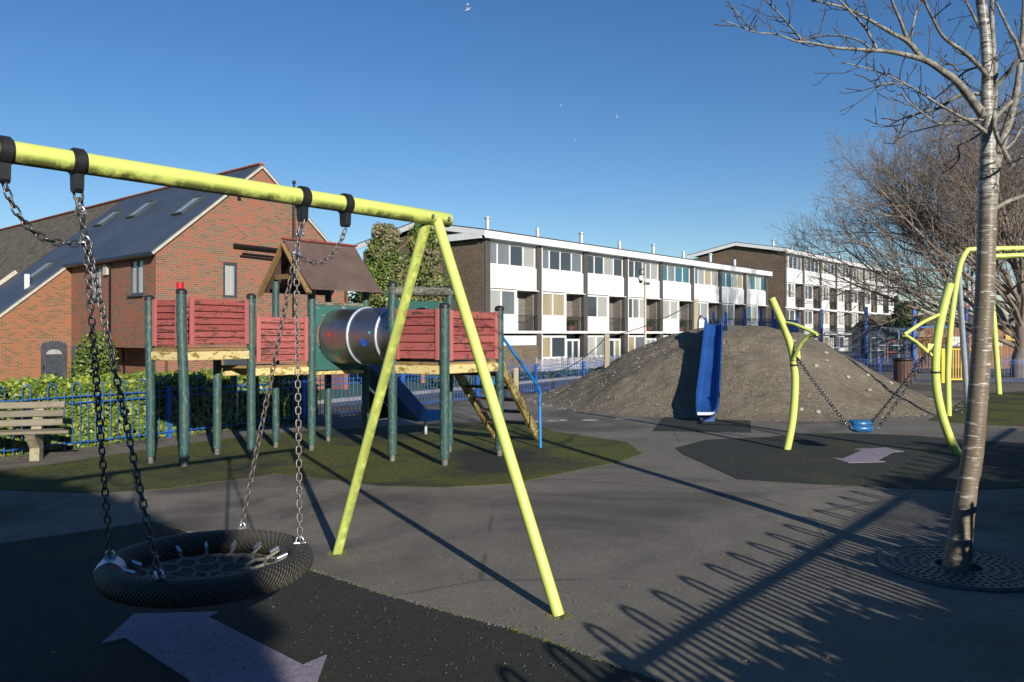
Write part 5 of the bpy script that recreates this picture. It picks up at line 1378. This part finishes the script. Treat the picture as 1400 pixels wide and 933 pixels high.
for px,py,w_,h_,mt_ in((1258,457,.75,.5,'timber'),(1306,467,1.1,.9,'white'),(1381,462,.7,.5,'yellow'),(1365,470,.6,.5,'cream')):
    p=W(px,py,36.85); sgn=MB().box(p,(w_*.6,.03,h_*.5)); tag(sgn.build('notice_board',M[mt_]),{'timber':'small pale wooden notice at the left end of the orange boards','white':'white poster panel on the orange boards behind the lime tubes','yellow':'yellow notice on the boards right of the birch','cream':'cream notice on the boards right behind the birch'}[mt_],'sign')
yg=thing('yellow_gate','bright yellow metal gate with vertical bars and square gatepost behind the silver pole','gate',at(1288,26.2,0))
g0=at(1288.5,26.2,0); MB().box(g0+Z*.56,(.11,.11,1.13)).build('gate_post',M['yellow'],yg)
g1=at(1294,26.2,0); g2=at(1345,26,0)
for i in range(14):
    p=g1.lerp(g2,(i+.5)/14); MB().box(p+Z*.60,(.022,.022,1.0)).build('gate_bar',M['yellow'],yg)
for z in(.12,1.1): MB().box((g1+g2)/2+Z*z,((g2-g1).length,.04,.045)).build('gate_rail',M['yellow'],yg)
lb=at(1235,25.2,0); bn=thing('litter_bin','brown slatted litter bin with black rim at the right foot of the mound','bin',lb)
for i in range(18):
    a_=2*math.pi*i/18; MB().box(lb+V((math.cos(a_)*.27,math.sin(a_)*.27,.42)),(.025,.085,.66),(V((math.cos(a_),math.sin(a_),0)),V((-math.sin(a_),math.cos(a_),0)),Z)).build('slat',M['brownslat'],bn)
MB().lathe(lb,[(.24,.07),(.25,.76),(.32,.77),(.32,.84),(.22,.85),(.20,.6)],20).build('bin_liner',M['black'],bn)
# climbing things and a shelter in the court beyond
for i,(px,w_,h_,mt_) in enumerate(((1136,.9,1.7,'galv'),(1215,1.1,1.95,'galv'),(1160,1.2,.9,'blue_dark'),(1226,1.0,1.2,'redsign'),(1200,.8,1.4,'galv'))):
    p=at(px,44,0); tg=thing('hoop_frame',['grey steel hoop frame farthest left in the fenced court','grey steel hoop frame standing right of the second tall post','low dark blue hoop frame in the fenced court','orange hoop frame low behind the fence by the bin','slim grey hoop frame in the middle of the fenced court'][i],'play equipment',p,'hoop frames in the fenced court')
    MB().tube([p-V((w_/2,0,0)),p+V((-w_/2,0,h_*.85)),p+V((-w_*.38,0,h_)),p+V((w_*.38,0,h_)),p+V((w_/2,0,h_*.85)),p+V((w_/2,0,0))],.035,8).build('hoop_tube',M[mt_],tg)
    MB().tube([p+V((-w_/2,0,h_*.5)),p+V((w_/2,0,h_*.5))],.025,6).build('cross_bar',M[mt_],tg)
sh_=at(1283,46,0); so=thing('blue_shelter','low blue curved roof shelter behind the orange boards','shelter',sh_)
m_=MB(); pr=[(math.cos(t)*1.7,math.sin(t)*.55+1.55) for t in[math.pi*i/12 for i in range(13)]]
m_.prism([sh_+V((x,0,z)) for x,z in pr],V((0,1.5,0))); m_.build('canopy',M['blue_bright'],so)
for s in(-1.5,1.5): MB().box(sh_+V((s,.7,.8)),(.08,.08,1.6)).build('shelter_leg',M['blue_dark'],so)
# dark terraced house and a white panel van far right
dh=at(1270,66,0); dho=thing('far_house','dark roofed brick house low behind the bare trees on the right','house',dh)
MB().box(dh+V((5,4,.7)),(16,8,2.2)).build('wall',M['brickD'],dho)
MB().prism([dh+V((-3.4,-.4,1.7)),dh+V((-3.4,4,3.3)),dh+V((-3.4,8.4,1.7))],V((16.8,0,0))).build('roof',M['tile_old'],dho)
for i in range(4):
    f_=MB().box(dh+V((-1.5+i*3.6,-.04,1.0)),(1.3,.06,1.1)).build('window',M['white'],dho); MB().box(dh+V((-1.5+i*3.6,-.08,1.0)),(1.1,.03,.9)).build('pane',M['glass'],f_)
bp_=W(1311,407,50); bo_=thing('billboard','white panel with an orange red strip seen behind the lime arch','sign',V((bp_.x,bp_.y,0)))
MB().box(bp_,(1.9,.1,1.2)).build('sign_panel',M['white'],bo_); MB().box(bp_+V((0,-.07,-.6)),(1.3,.05,.22)).build('sign_strip',M['redsign'],bo_)
for s in(-.7,.7): MB().tube([V((bp_.x+s,bp_.y+.1,0)),bp_+V((s,.1,0))],.06,8).build('sign_post',M['blue_dark'],bo_)
# thick grey pollarded trunk right of the birch
gt=at(1368,40,0); go=thing('pollarded_tree','stout grey pollarded trunk with swollen stubs behind the boards, right of the birch','tree',gt)
MB().tube([gt,gt+V((.1,0,1.2)),gt+V((0,0,2.2)),gt+V((-.5,0,3.0))],[.6,.5,.5,.28],12).build('trunk',M['rockgrey'],go)
MB().tube([gt+V((0,0,1.5)),gt+V((.6,0,2.1)),gt+V((1.1,0,3.1))],[.4,.38,.22],12).build('stub',M['rockgrey'],go)
MB().tube([gt+V((0,0,2.0)),gt+V((-.9,0,2.4)),gt+V((-1.2,0,2.9))],[.35,.3,.2],12).build('stub',M['rockgrey'],go)
# lattice fence in front of the block
la=at(733,41,-.8); lb_=la+U*11; lf=thing('lattice_fence','pale diamond lattice fence with short posts in front of the near white block','fence',la)
m_=MB(); k=60
for s in(-1,1):
    for i in range(k+8):
        x=i*11/k; z0=.45;z1=1.12; x1=x+s*(z1-z0)
        if 0<=x<=11 and 0<=x1<=11: m_.beam(la+U*x+Z*z0+N*(.008*s),la+U*x1+Z*z1+N*(.008*s),.012,.035)
m_.build('lattice',M['trellis'],lf,'stuff')
for i in range(6): MB().box(la+U*i*2.2+Z*.58,(.10,.10,1.2),(U,N,Z)).build('fence_post',M['timber'],lf)
MB().box(la+U*5.5+Z*.22-N*.04,(11,.04,.44),(U,N,Z)).build('kickboard',M['brickD'],lf)
lh=thing('low_hedge','low dark green hedge beyond the road under the lattice fence','hedge',la+N*1.2); m_=MB()
for i in range(9000):
    t=R.uniform(-8,13); p=la+U*t+N*R.uniform(.3,1.4)+Z*R.uniform(0,.50); leafquad(m_,p,R.uniform(.06,.12),rv()+N)
m_.build('leaves',M['leafD'],lh,'stuff')
# camera pole
cp=at(882,36,-.3); co=thing('camera_pole','slim pale pole with dark ring and camera housings before the white block','pole',cp)
top_=W(882,361,36); MB().tube([cp,top_],[.07,.05],10).build('pole_shaft',M['cream'],co)
rg=W(878,372,36); MB().tube([rg+V((math.cos(a)*.12,0,math.sin(a)*.12)) for a in[2*math.pi*i/14 for i in range(15)]],.03,6).build('ring_bracket',M['blackplast'],co)
hd=W(876,381,36); MB().lathe(hd,[(.001,.14),(.10,.10),(.12,0),(.10,-.08),(.001,-.14)],12).build('camera_housing',M['white'],co)
MB().lathe(hd-Z*.1,[(.09,.0),(.08,-.08),(.001,-.13)],12).build('camera_dome',M['blackplast'],co)
hd=W(884,388,36); MB().box(hd,(.28,.1,.12)).build('side_camera',M['blackplast'],co)
# gulls high in the sky
gulls=[(639,14,60,.9,'largest white gull near the top of the sky, left of centre'),(766,146,75,.45,'white gull mid sky above the near block'),(843,161,75,.5,'white gull mid sky right of the other gulls'),(786,193,80,.4,'small gull lower in the sky below the mid sky pair'),(757,203,80,.35,'smallest dark gull lowest of the group'),(955,185,90,.3,'tiny pale gull right of the group'),(990,208,90,.3,'tiny pale gull nearest the bare tree')]
for px,py,Y,s,lb in gulls:
    c=W(px,py,Y); m_=MB(); a=R.uniform(-.5,.5)
    wx=V((math.cos(a),0,math.sin(a)+.2)).normalized()
    m_.tube([c+V((-.2*s,.1,0)),c,c+V((.22*s,-.1,.02))],[.02*s,.07*s,.015*s],6)
    for sg in(-1,1):
        r0=c+V((0,0,.03)); e1=c+V((-.05*s*sg,.45*s*sg,.28*s)); e2=c+V((.14*s,.7*s*sg*.6,.40*s))+V((.25*s*(1 if sg>0 else -.2),0,0))
        m_.add([r0+V((-.08*s,0,0)),r0+V((.08*s,0,0)),e1+V((.07*s,0,0)),e2,e1-V((.07*s,0,0)),r0+V((0,0,.02)),e1+V((0,0,.02))],[(0,1,2,4),(4,2,3),(0,5,6,4),(5,1,2,6),(4,6,3),(6,2,3)])
    tag(m_.build('gull',M['white']),lb,'bird','gulls in the sky')
